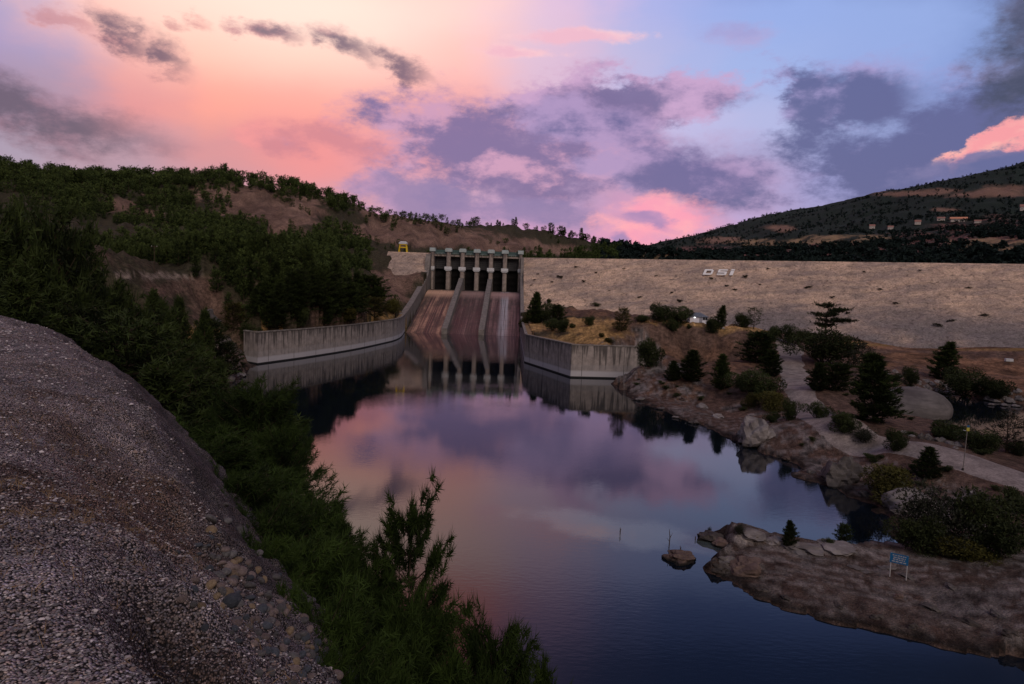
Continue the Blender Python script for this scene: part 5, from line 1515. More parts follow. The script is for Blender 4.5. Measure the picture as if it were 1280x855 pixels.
for (px, py, Y, w) in [(250, 560, 20, 4), (225, 545, 24, 4.5), (345, 600, 19, 4), (395, 640, 16, 3.6), (320, 650, 14, 3.6), (360, 700, 12, 3), (420, 700, 12.5, 3), (470, 720, 12, 2.8), (400, 770, 9, 2.4), (450, 790, 9.5, 2.6), (510, 770, 10.5, 2.6), (555, 770, 10.8, 2.3), (560, 820, 9.5, 2.2),
                         (490, 840, 8.5, 2.2), (430, 850, 7.5, 2.0), (600, 850, 9, 2.0), (640, 850, 9.5, 1.8), (380, 830, 7.2, 1.8), (290, 600, 16, 3.4), (265, 612, 13, 2.6), (520, 800, 9.6, 2.4), (345, 740, 9, 2.0), (310, 690, 10.5, 2.2), (470, 680, 14.5, 2.8)]:
    w *= 0.85; xb = np.interp(py + 50, [480, 560, 640, 700, 760, 800, 855, 900], [335, 375, 425, 462, 500, 555, 630, 680])
    pine_by_top(min(px, xb - 0.5 * w / Y * F), py, Y, w, L1, pick(T_NEAR), G1)
# middle ground left
G2 = "pines on the wooded bank between the gravel and the left cliff"
L2 = "dark pine in the thick wood between the gravel and the left cliff"
for (px, py, Y, w, h) in [(20, 258, 46, 6, 11), (60, 275, 52, 6, 10), (0, 285, 40, 5.5, 9), (-30, 262, 44, 6, 11), (40, 300, 44, 5, 9), (90, 300, 60, 6, 10), (120, 330, 66, 6, 9), (75, 330, 48, 5, 8), (20, 330, 40, 5, 8), (105, 360, 52, 5, 8), (140, 372, 62, 6, 8), (180, 385, 72, 6, 8),
                          (215, 400, 84, 6, 8), (160, 410, 52, 5, 8), (195, 430, 58, 5, 8), (130, 400, 44, 5, 7), (235, 440, 72, 6, 8), (245, 415, 98, 6, 7), (205, 470, 46, 5, 8), (240, 480, 52, 5, 7), (170, 450, 40, 5, 7), (225, 510, 38, 5, 7), (265, 490, 70, 5, 7), (258, 520, 44, 4.5, 7), (275, 450, 110, 5, 6), (255, 385, 125, 6, 7), (225, 370, 120, 6, 8), (205, 375, 105, 6, 8), (290, 505, 34, 4.5, 7),
                          (60, 358, 40, 5, 7), (100, 385, 40, 4.5, 7), (150, 352, 80, 6, 9), (110, 345, 84, 6, 9), (190, 362, 100, 6, 8), (285, 428, 150, 5, 5), (262, 400, 145, 6, 7), (300, 455, 168, 4.5, 4), (180, 500, 30, 4, 6), (210, 535, 26, 4, 6), (240, 460, 90, 6, 7), (190, 405, 90, 6, 8), (160, 380, 95, 6, 8), (30, 345, 34, 4.5, 7), (5, 360, 34, 4, 6), (-25, 330, 36, 5, 8)]:
    pine_by_top(px, py, Y, w, L2, pick(T_MID if Y > 30 else T_NEAR), G2)
k = 0
while k < 46:
    a = radians(RNG.uniform(-42, -18)); rr = np.exp(RNG.uniform(np.log(34), np.log(165))); X, Y = rr * sin(a), rr * cos(a)
    g = gh(X, Y)[0]
    if g < 1.0 or edge_sd(np.array([X]), np.array([Y]))[0] < 5 or inside(np.array([X]), np.array([Y]), LAKE)[0]: continue
    h = RNG.uniform(4.5, 8.0)
    p0 = proj((X, Y, g + h))
    if rr > 110 and (blob_mask(np.array([X]), np.array([Y]), [(262, 385, 30, 30), (285, 400, 20, 18), (270, 440, 20, 14), (150, 346, 70, 5), (225, 356, 40, 8)])[0] > 0): continue
    if p0[1] < np.interp(p0[0], [0, 60, 120, 260], [262, 290, 346, 400]): continue
    plant(pick(T_MID), "pine_tree", L2, "tree", (X, Y, g), h * RNG.uniform(0.55, 0.8), h, G2, sink=0.15); k += 1
G3 = "pines standing behind the left retaining wall"
for i in range(34):
    px = RNG.uniform(302, 472); py = RNG.uniform(366, 406)
    b = hit(px, py); rr = (b - CAM) @ FW
    if b[2] < 8.5 or rr > 320: continue
    h = RNG.uniform(26, 46) / F * rr
    plant(pick(T_PINE), "pine_tree", "green pine in the stand on the slope behind the coping of the left wall", "tree", b, h * RNG.uniform(0.55, 0.8), h, G3, sink=0.2)
# shrubs at the left cliff and yellowing ones over the left wall
for (px, py, hp, wp, kind, lab) in [(292, 412, 34, 26, 'piney', "yellow green bushy tree at the corner of the left cliff above the wall end"),
                                    (310, 432, 30, 22, 'bush', "dark shrub hanging over the left end of the left retaining wall"),
                                    (318, 452, 26, 18, 'bush', "dark shrub at the water against the left end of the retaining wall"),
                                    (492, 392, 22, 24, 'roundy', "yellow green shrub on the bank close to the spillway end of the left wall"),
                                    (468, 397, 26, 30, 'piney', "yellowish tree on the bank above the middle of the left wall"),
                                    (432, 402, 24, 26, 'roundy', "olive shrub behind the coping of the left wall"),
                                    (405, 405, 34, 24, 'pine', "green pine just behind the coping of the left wall"),
                                    (345, 410, 36, 28, 'pine', "dark pine behind the left end of the left wall coping"),
                                    (375, 408, 24, 26, 'bush', "round bush between two pines behind the left wall coping"),
                                    (278, 468, 18, 16, 'bush', "small dark shrub on the grey shore rocks under the left cliff"),
                                    (240, 478, 24, 26, 'bush', "dark shrub at the waterline below the left cliff")]:
    b = hit(px, py); rr = (b - CAM) @ FW; nm, cat, uw = CAT[kind]
    h = hp / F * rr
    plant(pick(TM[kind]), nm, lab, cat, b, wp / F * rr, h, sink=0.03 * h, unit_w=uw)

# ================================================================== ROCKS, BUILDINGS, SIGNS
def ico(sub):
    import bmesh
    bm = bmesh.new(); bmesh.ops.create_icosphere(bm, subdivisions=sub, radius=1.0)
    bm.verts.ensure_lookup_table(); V = np.array([v.co[:] for v in bm.verts]); Fc = np.array([[v.index for v in f.verts] for f in bm.faces]); bm.free()
    return V, Fc


ICO = {k: ico(k) for k in (1, 2, 3, 4)}


def f_rock(c0, c1, sc=1.2):
    def fn(nt, b):
        p = objco(nt); oi = nt.node('ShaderNodeObjectInfo')
        n = nt.noise(p, sc, 8, 0.65); v = nt.noise(nt.mapping(p, rot=(0.5, 0.2, 0.3), scale=(1, 1, 5)), sc * 1.1, 6, 0.7); v = nt.math('SUBTRACT', v, 0.42)
        c = nt.mix(nt.ramp(n, 0.3, 0.7), c0, c1)
        c = nt.mix(nt.ramp(v, 0.0, 0.35, 0, 0.5), c, tuple(k * 0.45 for k in c0))
        c = nt.mix(1.0, c, nt.ramp(oi.outputs['Random'], 0, 1, 0.7, 1.3, False), 'MULTIPLY')
        w = nt.node('ShaderNodeSeparateXYZ'); nt.l.new(pos(nt), w.inputs[0])
        nt.put(b.inputs['Base Color'], nt.mix(nt.ramp(w.outputs[2], 0.28, 0.12), c, (0.018, 0.016, 0.016)))
        nt.put(b.inputs['Normal'], nt.bump(nt.noise(p, sc * 3, 8, 0.65), 0.7, 0.15 / sc))
    return fn


M_RPALE = material("pale_rock", f_rock((0.12, 0.105, 0.105), (0.26, 0.235, 0.235)), 0.92, 0.15)
M_RGREY = material("grey_rock", f_rock((0.07, 0.062, 0.062), (0.155, 0.138, 0.135)), 0.92, 0.15)
M_RBROWN = material("brown_rock", f_rock((0.075, 0.05, 0.045), (0.16, 0.115, 0.10)), 0.92, 0.15)
M_RDARK = material("dark_rock", f_rock((0.035, 0.03, 0.03), (0.09, 0.075, 0.07)), 0.9, 0.2)


def rock_mesh(name, seed, mat, sub=3, rough=0.5, flat=True):
    V, Fc = ICO[sub]; V = V.copy()
    off = seed * 7.7
    d = fbm(V[:, 0] * 1.1 + off + V[:, 2] * 0.7, V[:, 1] * 1.1 - off + V[:, 2] * 0.9, seed, 4, 0.55)
    d2 = fbm(V[:, 0] * 3.2 - off + V[:, 2] * 2.1, V[:, 1] * 3.2 + off - V[:, 2] * 1.7, seed + 9, 4, 0.6)
    V *= (1 + rough * 1.6 * d + rough * 0.5 * d2)[:, None]
    rng = np.random.default_rng(seed)
    for _ in range(5):                    # split faces
        n = unit(rng.normal(size=3)); k = 0.72 + 0.2 * rng.random()
        q = V @ n; V -= np.maximum(q - k, 0)[:, None] * n * 0.85 * (rough > 0.15)
    V[:, 2] = np.where(V[:, 2] < -0.35, -0.35 + (V[:, 2] + 0.35) * 0.3, V[:, 2])
    return mesh_np(name, V, Fc, [mat], smooth=not flat)


ROCKM = {m: [rock_mesh("rock", i * 3 + k, mm, 3) for i in range(4)] for k, (m, mm) in enumerate((('pale', M_RPALE), ('grey', M_RGREY), ('brown', M_RBROWN), ('dark', M_RDARK)))}


def rock(px, py, wp, hp, kind, label, group=None, name="rock", me=None, deep=1.0):
    b = hit(px, py); b[2] = max(b[2], 0.0); rr = (b - CAM) @ FW
    w = wp / F * rr / 2; h = hp / F * rr
    o = link(name, me or pick(ROCKM[kind]), None, (b[0], b[1] + w * 0.5, b[2] + h * 0.04), RNG.random() * 6.28)
    o.scale = (w * 0.95, w * 0.95 * deep, h * 0.70)
    return tag(o, label, "rock", group)


rock(1143, 638, 66, 34, 'pale', "big pale rounded boulder on the right lake shore", name="boulder", me=rock_mesh("boulder", 61, M_RPALE, 4, 0.28, False))
rock(947, 550, 42, 30, 'pale', "pale fractured rock outcrop on the lake shore below the yellow green bush", name="rock_outcrop", me=rock_mesh("rock_outcrop", 62, M_RPALE, 4, 0.62))
rock(1054, 602, 48, 34, 'grey', "grey cracked rock outcrop on the shore between the pale outcrop and the boulder", name="rock_outcrop", me=rock_mesh("rock_outcrop", 64, M_RGREY, 4, 0.62))
rock(855, 703, 46, 14, 'brown', "small low rock islet in the water off the tip of the spit", name="rock_islet", me=rock_mesh("rock_islet", 63, M_RBROWN, 4, 0.4))
rock(1152, 522, 100, 46, 'grey', "smooth rounded grey dome of rock beside the stream", name="rock_dome", me=rock_mesh("rock_dome", 66, M_RGREY, 4, 0.07, False))
rock(1138, 508, 60, 24, 'grey', "lower back part of the smooth grey rock by the stream", name="rock_dome", me=rock_mesh("rock_dome", 67, M_RGREY, 4, 0.08, False))
rock(893, 676, 34, 12, 'dark', "dark slab of rock at the very tip of the spit")
rock(905, 684, 26, 12, 'brown', "brown rock lying behind the dark slab at the spit tip")
rock(903, 716, 26, 14, 'dark', "dark wet rock at the near corner of the spit")
rock(912, 706, 30, 12, 'pale', "pale broken rock on the near corner of the spit")
rock(934, 716, 46, 18, 'brown', "round backed brown rock on the near edge of the spit")
rock(940, 672, 44, 10, 'pale', "pale layered rock along the far rim of the spit tip")
rock(1010, 691, 60, 10, 'pale', "pale rock crust along the far rim of the spit right of the young pine")
rock(1055, 689, 50, 8, 'pale', "pale rock crust along the far rim of the spit by the sapling")
rock(969, 680, 26, 8, 'pale', "pale rock crust along the far rim of the spit left of the young pine")
for (px, py, w, h) in [(1148, 480, 14, 6), (1158, 478, 12, 6), (1166, 482, 14, 7), (1174, 479, 11, 6), (1182, 484, 13, 6), (1190, 488, 12, 6), (1160, 487, 14, 7), (1172, 490, 16, 8), (1184, 493, 12, 6), (1150, 488, 12, 7), (1142, 486, 10, 5), (1196, 493, 9, 4), (1112, 470, 8, 5), (1120, 466, 8, 5), (1126, 472, 8, 5), (1132, 468, 7, 4), (1106, 466, 7, 5)]:
    rock(px, py, w, h, 'pale', "pale angular rock heaped in the bed of the stream", "pale rocks in the stream bed")
for (px, py, w, h) in [(1236, 500, 12, 6), (1246, 503, 13, 6), (1256, 500, 12, 6), (1266, 504, 14, 7), (1276, 500, 14, 8), (1250, 494, 10, 6), (1262, 493, 12, 6), (1274, 491, 13, 7), (1240, 507, 9, 4), (1258, 508, 10, 4), (1272, 509, 12, 5)]:
    rock(px, py, w, h, 'pale', "pale rock on the far bank of the stream pool", "rocks on the far stream bank")
for (px, py, w, h, lab) in [(1153, 549, 8, 8, "short dark stone block, left of three beside the dirt track"), (1162, 550, 9, 9, "pale upright stone block in the middle of three beside the track"), (1172, 552, 8, 8, "brown stone block, right of three beside the dirt track")]:
    rock(px, py, w, h, 'grey', lab, "stone blocks by the track")
for (px, py, w, h) in [(1181, 553, 12, 6), (1190, 556, 13, 7), (1200, 558, 12, 6), (1196, 561, 9, 4), (1140, 546, 8, 4), (1130, 541, 9, 4)]:
    rock(px, py, w, h, 'pale', "pale rubble stone in the low heap along the stream side of the track", "rubble beside the track")
for (px, py, w, h, k) in [(800, 500, 12, 5, 'pale'), (826, 512, 10, 4, 'grey'), (845, 523, 11, 4, 'pale'), (868, 530, 12, 5, 'grey'), (898, 522, 18, 7, 'pale'), (880, 510, 16, 6, 'pale'), (925, 545, 9, 5, 'grey'), (985, 575, 12, 6, 'brown'), (1015, 592, 12, 6, 'grey'),
                          (1080, 620, 15, 8, 'grey'), (1124, 642, 15, 6, 'grey'), (855, 500, 11, 4, 'brown'), (960, 540, 12, 6, 'brown'), (1218, 617, 12, 5, 'pale'), (1252, 628, 9, 5, 'pale'), (1180, 612, 12, 5, 'brown')]:
    rock(px, py, w, h, k, "loose rock among the many scattered over the brown right shore", "loose rocks on the right shore")
for (px, py, w, h, k) in [(1080, 715, 26, 3, 'grey'), (1110, 712, 22, 3, 'grey'), (1135, 722, 20, 4, 'grey'), (1125, 748, 20, 5, 'brown'), (1190, 735, 18, 4, 'grey'), (1165, 762, 24, 7, 'grey'), (1215, 782, 28, 9, 'dark'), (1250, 772, 22, 7, 'grey'), (1270, 797, 28, 9, 'dark'), (985, 750, 16, 5, 'dark'), (1050, 760, 20, 6, 'dark'), (1100, 775, 22, 7, 'dark'), (1145, 787, 22, 8, 'dark'), (955, 740, 16, 5, 'dark')]:
    rock(px, py, w, h, k, "rock bedded in the bare ground of the spit in front of the sign", "rocks bedded in the spit", deep=0.6)
for (px, py, w, h, k, lab) in [(226, 474, 22, 12, 'pale', "pale grey rock at the waterline under the left cliff"), (262, 477, 14, 8, 'pale', "small white rock at the waterline right of the pale grey one"), (166, 416, 30, 34, 'grey', "tall grey rock standing among the pines below the left cliff"), (150, 428, 14, 24, 'grey', "narrow grey rock left of the tall one below the left cliff"), (256, 402, 30, 20, 'grey', "grey rock face showing on the left cliff"), (300, 470, 14, 7, 'pale', "pale shore rock next to the end of the left wall"), (285, 476, 12, 6, 'grey', "grey shore rock left of the one by the wall end")]:
    rock(px, py, w, h, k, lab)

# ---- cobbles washed out of the gravel mound
M_COB = {k: material("cobble_" + k, f_rock(a, b_, 2.0), 0.8, 0.25) for k, (a, b_) in dict(grey=((0.085, 0.08, 0.085), (0.17, 0.16, 0.165)), blue=((0.05, 0.058, 0.075), (0.095, 0.105, 0.13)), tan=((0.20, 0.14, 0.09), (0.32, 0.24, 0.16)), pink=((0.16, 0.12, 0.115), (0.27, 0.21, 0.20))).items()}
COBM = {k: [rock_mesh("cobblestone", 70 + i * 5, M_COB[k], 3, 0.10, False) for i in range(3)] for k in M_COB}


def cobble(px, py, wp, kind, label, group=None):
    d = ray(px, py)
    P = CAM + np.linspace(1.5, 12, 500)[:, None] * d
    bz_, _ = bank_z(P[:, 0], P[:, 1]); k = np.nonzero(P[:, 2] < bz_)[0]
    if not len(k): return
    p = P[k[0]]; rr = (p - CAM) @ FW; s = wp / F * rr / 2
    o = link("cobblestone", pick(COBM[kind]), None, (p[0], p[1], p[2] + s * 0.10)); o.rotation_euler = (RNG.normal() * 0.4, RNG.normal() * 0.4, RNG.random() * 6.28)
    o.scale = (s, s * RNG.uniform(0.75, 0.95), s * RNG.uniform(0.55, 0.75))
    tag(o, label, "stone", group)


cobble(291, 752, 27, 'blue', "largest cobble, a blue grey oval in the washed out side of the gravel mound")
cobble(289, 721, 20, 'tan', "yellowish round cobble above the largest blue grey one")
cobble(282, 757, 11, 'pink', "small pale stone touching the left of the largest blue grey cobble")
cobble(325, 726, 14, 'grey', "grey cobble right of the yellowish one")
cobble(344, 722, 15, 'grey', "pale cobble near the broken edge, right of the grey one")
cobble(341, 817, 17, 'blue', "blue grey cobble low on the broken edge, beside a grey one")
cobble(324, 818, 15, 'grey', "grey cobble left of the low blue grey one")
cobble(362, 790, 14, 'tan', "tan cobble on the lower broken edge")
cobble(384, 838, 16, 'blue', "blue grey cobble at the lowest end of the broken edge")
cobble(300, 665, 18, 'grey', "grey cobble on the upper rim of the mound edge against the pines")
cobble(282, 653, 16, 'grey', "second grey cobble on the upper rim of the mound edge")
for i in range(170):
    t = RNG.random(); px = 250 + 150 * t + RNG.normal() * 22; py = 680 + 165 * t + RNG.normal() * 26
    cobble(px, py, RNG.uniform(6, 17), ('grey', 'blue', 'pink', 'grey', 'tan', 'grey', 'blue', 'pink', 'pink', 'grey')[int(RNG.integers(10))], "small cobble among many bedded in the washed out edge of the gravel mound", "cobbles bedded in the mound edge")

# loose gravel over the mound
def gravel():
    rng = np.random.default_rng(5); n = 56000
    a = np.radians(rng.uniform(-52, 4, n)); rr = np.exp(rng.uniform(np.log(2.4), np.log(30), n)); X = rr * np.sin(a); Y = rr * np.cos(a)
    bz_, d = bank_z(X, Y); bz_ = bz_ + fbm(X * 9, Y * 9, 51, 3) * 0.03
    px, py, _ = proj(np.stack([X, Y, bz_], -1)); k = (d < 1.0) & (px > -60) & (py < 930)
    X, Y, bz_, rr = X[k], Y[k], bz_[k], rr[k]; n = len(X)
    s = (0.0035 + 0.0062 * rng.random(n) ** 2.2) * (0.7 + rr * 0.16) * np.where(rng.random(n) < 0.03, 1.9, 1.0)
    base = np.array([(1, 0, 0), (-1, 0, 0), (0, 1, 0), (0, -1, 0), (0, 0, 1), (0, 0, -1), (.6, .6, .55), (-.6, -.6, .55)])
    T = [(0, 6, 4), (6, 2, 4), (2, 1, 4), (1, 7, 4), (7, 3, 4), (3, 0, 4), (0, 2, 6), (1, 3, 7), (2, 0, 5), (1, 2, 5), (3, 1, 5), (0, 3, 5)]
    rz = rng.random(n) * 6.28; V = base[None] * np.stack([s * rng.uniform(.8, 1.4, n), s * rng.uniform(.7, 1.1, n), s * rng.uniform(.45, .8, n)], -1)[:, None] * rng.uniform(.8, 1.2, (n, 8, 1))
    c, s_ = np.cos(rz)[:, None], np.sin(rz)[:, None]
    V = np.stack([V[..., 0] * c - V[..., 1] * s_ + X[:, None], V[..., 0] * s_ + V[..., 1] * c + Y[:, None], V[..., 2] + (bz_ + s * 0.25)[:, None]], -1)
    Fc = (np.array(T)[None] + (np.arange(n) * 8)[:, None, None]).reshape(-1, 3)
    pal = np.array([(0.13, 0.115, 0.125), (0.09, 0.082, 0.09), (0.19, 0.165, 0.17), (0.07, 0.068, 0.08), (0.15, 0.11, 0.10), (0.30, 0.27, 0.28), (0.11, 0.10, 0.11)])
    cc = pal[rng.integers(0, 7, n)] * 1.5 * rng.uniform(.7, 1.35, (n, 1))
    return V.reshape(-1, 3), Fc, np.repeat(cc, 8, 0)


gv, gf, gcl = gravel()
M_PEB = material("pebbles", lambda nt, b: nt.put(b.inputs['Base Color'], (lambda a: (setattr(a, 'attribute_name', 'Col'), a.outputs[0])[1])(nt.node('ShaderNodeAttribute'))), 0.85, 0.2)
tag(link("gravel", mesh_np("gravel", gv, gf, [M_PEB], col=gcl)), "loose grey gravel covering the mound in the foreground", "gravel", kind="stuff")

# dry grass on the worn part of the mound
def grass():
    rng = np.random.default_rng(8); n = 2600
    cx, cy = W2(185, 545, ZB); X = cx + rng.normal(size=n) * 1.6; Y = cy + rng.normal(size=n) * 2.6
    m = 900; X = np.concatenate([X, rng.uniform(-9, -1.5, m)]); Y = np.concatenate([Y, rng.uniform(3.5, 16, m)])
    cl = fbm(X * 1.2, Y * 1.2, 55, 3); bz_, d = bank_z(X, Y); k = (d < 0.5) & (cl > 0.02); X, Y, bz_ = X[k], Y[k], bz_[k]; n = len(X)
    V, Fc, col = blades(rng, np.stack([X, Y, bz_ + 0.015], -1), unit(rng.normal(size=(n, 3)) * 0.5 + np.array([0, 0, 0.7])), 5, 0.085, 0.005, 0.6, rng.random(n))
    return V, Fc, np.array((0.12, 0.075, 0.045)) + col[:, :1] * np.array((0.12, 0.085, 0.05))


gv, gf, gcl = grass()
tag(link("dry_grass", mesh_np("dry_grass", gv, gf, [M_PEB], col=gcl)), "withered brown grass on the worn side of the gravel mound", "grass", kind="stuff")

# ---- white house on the knoll
M_HWALL = simple("house_render", (0.72, 0.72, 0.80), 0.08, 1.0, 0.9, 0.1, 0.15)
M_HROOF = simple("slate_roof", (0.12, 0.14, 0.18), 0.25, 2.0, 0.8, 0.2, 0.3)
M_DARKGLASS = simple("dark_glass", (0.02, 0.022, 0.03), 0.2, 1.0, 0.15, 0.5, 0.0)
M_FRAME = simple("window_frame", (0.55, 0.55, 0.60), 0.1, 2.0, 0.7, 0.2, 0.0)


def house(name, label, base, w, d, h, roof_h, rz, wallm, roofm, hip=False, wins=(), door=None, lamp=None):
    t = thing(name, label, "house", base, rz)
    m = MB(); m.box((0, 0, h / 2 - 0.4), (w, d, h + 0.8)); wl = m.build("wall", wallm, t)
    ov = 0.06 * w; m = MB(); z0 = h + 0.003; x0, y0 = w / 2 + ov, d / 2 + ov
    r_ = [(-x0, -y0, z0), (x0, -y0, z0), (x0, y0, z0), (-x0, y0, z0), (-x0, -y0, z0 + 0.12), (x0, -y0, z0 + 0.12), (x0, y0, z0 + 0.12), (-x0, y0, z0 + 0.12)]
    rx = x0 * (0.25 if hip else 1.0); r_ += [(-rx, 0, z0 + roof_h), (rx, 0, z0 + roof_h)]
    m.add(r_, [(3, 2, 1, 0), (0, 1, 5, 4), (1, 2, 6, 5), (2, 3, 7, 6), (3, 0, 4, 7), (4, 5, 9, 8), (6, 7, 8, 9), (5, 6, 9), (7, 4, 8)])
    m.build("roof", roofm, t)
    for (wx, wz, ww, wh) in wins:
        m = MB(); m.box((wx, -d / 2 - 0.03, wz), (ww, 0.07, wh)); f = m.build("window", M_FRAME, t)
        m = MB(); m.box((wx - ww * 0.23, -d / 2 - 0.085, wz), (ww * 0.4, 0.03, wh * 0.82)); m.box((wx + ww * 0.23, -d / 2 - 0.085, wz), (ww * 0.4, 0.03, wh * 0.82)); m.build("pane", M_DARKGLASS, f)
    if door:
        m = MB(); m.box((door[0], -d / 2 - 0.04, door[2] / 2), (door[1], 0.09, door[2])); m.build("door", simple("door_paint", (0.30, 0.30, 0.36), 0.1), t)
    if lamp:
        em = bpy.data.materials.new("lamp_glow"); em.use_nodes = True; bs = em.node_tree.nodes['Principled BSDF']; bs.inputs['Emission Color'].default_value = (1, 0.98, 0.95, 1); bs.inputs['Emission Strength'].default_value = 2.5
        m = MB(); m.box((lamp[0], -d / 2 - 0.12, lamp[1]), (0.4, 0.22, 0.36), 0, 0.08); m.build("wall_lamp", em, t)
    return t


b = hit(875, 404); rr = (b - CAM) @ FW
hb = np.array([b[0], b[1] + 3.0, gh(b[0], b[1] + 3)[0]])
house("house", "small white house with a grey blue hipped roof on the grassy knoll", hb, 22 / F * rr, 5.0, 6.6 / F * rr, 5.5 / F * rr, -0.1, M_HWALL, M_HROOF, True, [(1.75, 1.15, 1.5, 0.95)], (0.55, 0.8, 1.75), (-1.2, 1.45))
# houses far up the mountain
M_ORANGE = simple("orange_roof", (0.55, 0.25, 0.16), 0.15, 0.5, 0.8, 0.1, 0.1)
M_REDROOF = simple("dull_red_roof", (0.28, 0.15, 0.13), 0.15, 0.5, 0.8, 0.1, 0.1)
M_CREAM = simple("cream_wall", (0.46, 0.41, 0.38), 0.1, 0.5, 0.9, 0.1, 0.1)
for (px, py, wp, hp, rf, lab) in [(1198, 278, 17, 5.5, M_ORANGE, "long low house with a bright orange roof on the mountainside"), (1147, 281, 6.5, 5, M_HWALL, "small white house left of the orange roofed one on the mountainside"), (1176, 276, 8, 4, M_REDROOF, "white house with a dull red roof just left of the orange roofed one"),
                                  (1113, 287, 6, 4, M_REDROOF, "little pale house lower down the mountain, right of another pale one"), (1090, 286, 6, 4.5, M_HWALL, "little white house farthest left of the village on the mountainside"), (1279, 264, 7, 7, M_REDROOF, "white house at the right frame edge on the mountain"), (985, 325, 6, 3.5, M_REDROOF, "tiny pale hut just over the dam crest"), (1222, 279, 7, 3.5, M_REDROOF, "pale house right of the orange roofed one")]:
    q = hit(px, py, True); rr = (q - CAM) @ FW
    w = wp / F * rr; h = hp / F * rr
    house("house", lab, (q[0], q[1], q[2] + h * 0.1), w, w * 0.6, h * 0.62, h * 0.5, -atan2(q[0], q[1]) * 0.8, M_CREAM, rf if rf is not M_HWALL else M_REDROOF, False, [(-w * 0.25, h * 0.3, w * 0.14, h * 0.2), (w * 0.22, h * 0.3, w * 0.14, h * 0.2)] if wp > 5 else ())

# ---- blue notice on two white posts, on the spit
bl = hit(1112.0, 720.5); br = hit(1126.5, 724); rr = (bl - CAM) @ FW
ax_ = br[:2] - bl[:2]; L_ = np.linalg.norm(ax_); rz = atan2(ax_[1], ax_[0]); rz = max(min(rz, 0.1), -0.75); L_ = 14.5 / F * rr / cos(rz)
t = thing("notice_sign", "blue notice board with white lines of writing on two white posts on the spit", "sign", bl, rz)
M_DULLW = simple("dull_white_paint", (0.36, 0.35, 0.36), 0.15, 2.0, 0.8, 0.2, 0.1)
M_BLUE = simple("blue_enamel", (0.008, 0.11, 0.27), 0.1, 2.0, 0.5, 0.3, 0.0)
ph = 31.0 / F * rr; pb = 12.0 / F * rr
for xx in (0.0, L_):
    m = MB(); m.tube((xx, 0, -0.6), (xx, 0, ph), 0.045, n=8); m.build("post", M_DULLW, t)
m = MB(); m.box((L_ / 2, -0.07, ph - pb / 2), (L_ + 0.14, 0.04, pb)); pn = m.build("panel", M_BLUE, t)
m = MB(); rg = random.Random(4)
for j, (y0, x0, x1) in enumerate(((0.82, 0.08, 0.92), (0.60, 0.14, 0.9), (0.40, 0.12, 0.86), (0.18, 0.05, 0.95))):
    q = x0
    while q < x1 - 0.05:       # words too far off to read
        wl_ = min(rg.uniform(0.10, 0.22), x1 - q); m.box((q * L_ + wl_ * L_ / 2, -0.094, ph - pb + y0 * pb), (wl_ * L_ * 0.9, 0.006, pb * 0.105)); q += wl_ + 0.03
m.build("lettering", M_DULLW, pn)

# ---- thin pole with a small yellow plate by the stream
b = hit(1203.5, 588); rr = (b - CAM) @ FW; H_ = 58 / F * rr
t = thing("marker_pole", "thin pale pole with a small yellow plate and blue cap beside the track", "pole", b)
m = MB(); m.tube((0, 0, -0.4), (0.12, 0, H_ * 0.98), 0.05, 0.04, 8); m.build("shaft", M_COPING, t)
m = MB(); m.tube((0, 0, -0.3), (0, 0, 0.28), 0.16, 0.12, 10); m.build("footing", M_RDARK, t)
m = MB(); m.box((0.14, -0.07, H_ * 0.90), (0.34, 0.05, 0.42), 0, 0.01); m.build("plate", simple("yellow_plate", (0.42, 0.38, 0.07), 0.1, 2, 0.6, 0.2, 0.0), t)
m = MB(); m.box((0.14, -0.07, H_ * 0.965), (0.26, 0.06, 0.22), 0, 0.01); m.build("cap", M_BLUE, t)
m = MB(); m.tube((0.13, 0, H_ * 0.86), (-0.4, -0.05, H_ * 0.88), 0.025); m.build("bracket", M_FRAME, t)

# ---- beige board on a post beside the slim conifer
b = hit(911, 405); rr = (b - CAM) @ FW
t = thing("beige_board", "plain beige board on a grey stand right of the slim conifer on the knoll", "board", b)
m = MB(); m.box((0, 0, 6.0 / F * rr * 1.3), (5.2 / F * rr, 0.15, 6.5 / F * rr), 0, 0.02); m.build("panel", simple("beige_paint", (0.52, 0.38, 0.27), 0.1), t)
m = MB(); m.box((0.1, 0.15, 2.0 / F * rr), (0.4, 0.2, 6.0 / F * rr)); m.build("stand", M_COPING, t)
rock(904, 411, 6, 4, 'pale', "small pale stone in the dry grass right of the slim conifer")

# ---- white block at the dam foot on the right
b = hit(1261, 452); rr = (b - CAM) @ FW
t = thing("concrete_block", "white concrete block on the brown ground at the foot of the dam, far right", "block", b, -0.3)
m = MB(); m.box((0, 0, 1.7 / F * rr), (8 / F * rr, 1.4, 4 / F * rr), 0, 0.08); m.build("block", M_PALECONC, t)
m = MB(); m.box((0, 0, 0.05), (9 / F * rr, 1.8, 0.2), 0, 0.04); m.build("base_slab", M_COPING, t)

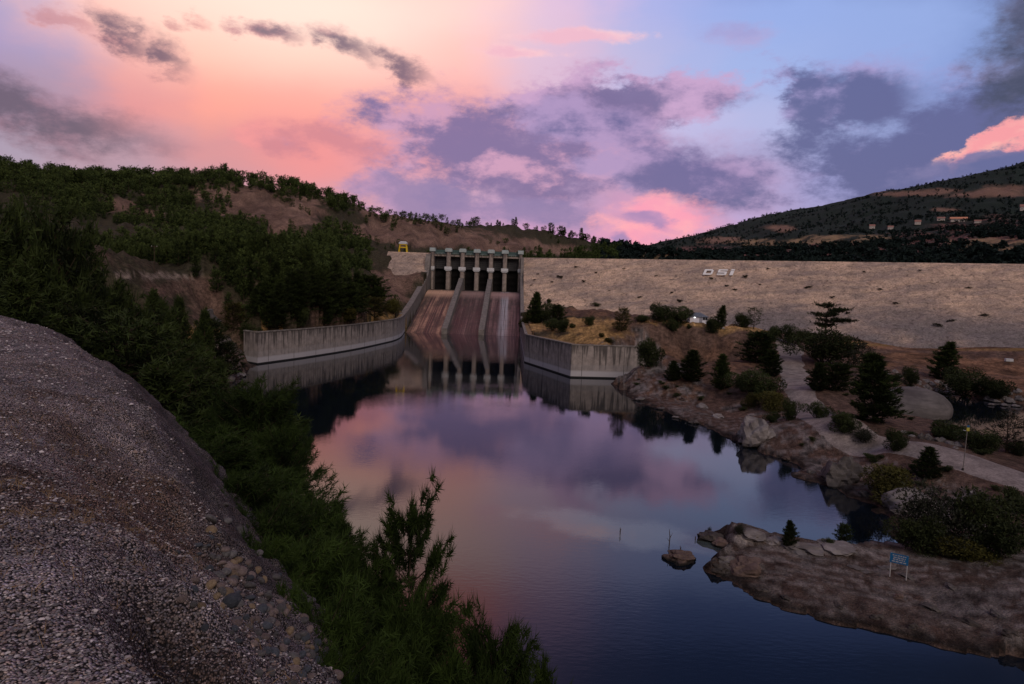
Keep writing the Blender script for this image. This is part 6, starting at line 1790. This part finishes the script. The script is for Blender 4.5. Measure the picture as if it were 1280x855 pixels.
# ---- yellow gantry with its grey cabin on the left end of the dam
gx_ = at(504, 314, PIER_Y + 10); gz_ = CREST + 0.65
t = thing("gantry_crane", "yellow gantry frame with a grey roof on the dam crest left of the spillway", "crane", (gx_[0], PIER_Y + 10, gz_))
M_YEL = simple("yellow_steel", (0.60, 0.42, 0.02), 0.12, 1.0, 0.6, 0.3, 0.1)
gh_ = at(504, 303.5, PIER_Y + 10)[2] - gz_
for sx in (-1, 1):
    m = MB()
    for sy in (-1, 1): m.tube((sx * 2.5, sy * 1.7, 0), (sx * 1.9, sy * 1.2, gh_ * 0.86), 0.42, 0.36, 6)
    m.tube((sx * 2.4, -1.6, gh_ * 0.32), (sx * 2.4, 1.6, gh_ * 0.32), 0.22, n=6)
    m.build("leg_frame", M_YEL, t)
m = MB(); m.box((0, 0, gh_ * 0.52), (4.4, 2.6, 0.7), 0, 0.08); m.box((0, 0, gh_ * 0.84), (4.8, 3.0, 0.9), 0, 0.08); m.build("beam", M_YEL, t)
m = MB(); m.box((0, 0, gh_ * 0.93), (5.2, 3.6, 0.9), 0, 0.1)
m.add([(-2.7, -1.9, gh_ * 0.93 + 0.46), (2.7, -1.9, gh_ * 0.93 + 0.46), (2.7, 1.9, gh_ * 0.93 + 0.46), (-2.7, 1.9, gh_ * 0.93 + 0.46), (-1.6, 0, gh_ + 0.9), (1.6, 0, gh_ + 0.9)], [(3, 2, 1, 0), (0, 1, 5, 4), (2, 3, 4, 5), (1, 2, 5), (3, 0, 4)])
m.build("cabin", M_PALECONC, t)

# ---- utility poles on the left
for (px, py, hp, lab) in [(193, 341, 34, "thin grey utility pole beside the road on top of the left cliff")]:
    b = hit(px, py); rr = (b - CAM) @ FW; H_ = hp / F * rr
    t = thing("utility_pole", lab, "pole", b)
    m = MB(); m.tube((0, 0, -0.5), (0, 0, H_), 0.11, 0.07, 8); m.build("shaft", M_BARK, t)
    m = MB(); m.box((0, 0, H_ * 0.95), (1.6, 0.12, 0.14)); m.build("crossarm", M_BARK, t)
    m = MB(); [m.tube((q, 0, H_ * 0.955), (q, 0, H_ * 0.955 + 0.25), 0.05) for q in (-0.7, 0.7)]; m.build("insulator", M_PALECONC, t)

# ---- dead stems standing in the shallows off the spit
for (px, py, hp, lab) in [(836, 685, 24, "dark dead stem sticking out of the shallow water left of the spit"), (775, 668, 9, "short dead twig in the pale shallows, farthest from the spit"), (850, 692, 10, "thin twig growing on the small rock islet"), (869, 675, 5, "tiny stub in the water just off the spit tip")]:
    b = hit(px, py); b[2] = max(b[2], 0); rr = (b - CAM) @ FW; H_ = hp / F * rr
    m = MB(); m.tube((0, 0, -0.3), (0.03 * H_, 0, H_ * 0.6), 0.05, 0.04, 6); m.tube((0.03 * H_, 0, H_ * 0.58), (-0.02 * H_, 0.02, H_), 0.045, 0.02, 6); m.tube((0.02 * H_, 0, H_ * 0.5), (0.16 * H_, 0.05, H_ * 0.8), 0.03, 0.012, 5); m.tube((0.02 * H_, 0, H_ * 0.35), (-0.14 * H_, -0.04, H_ * 0.55), 0.025, 0.01, 5)
    o = m.build("dead_stem", M_BARK); o.location = tuple(b); tag(o, lab, "stem")
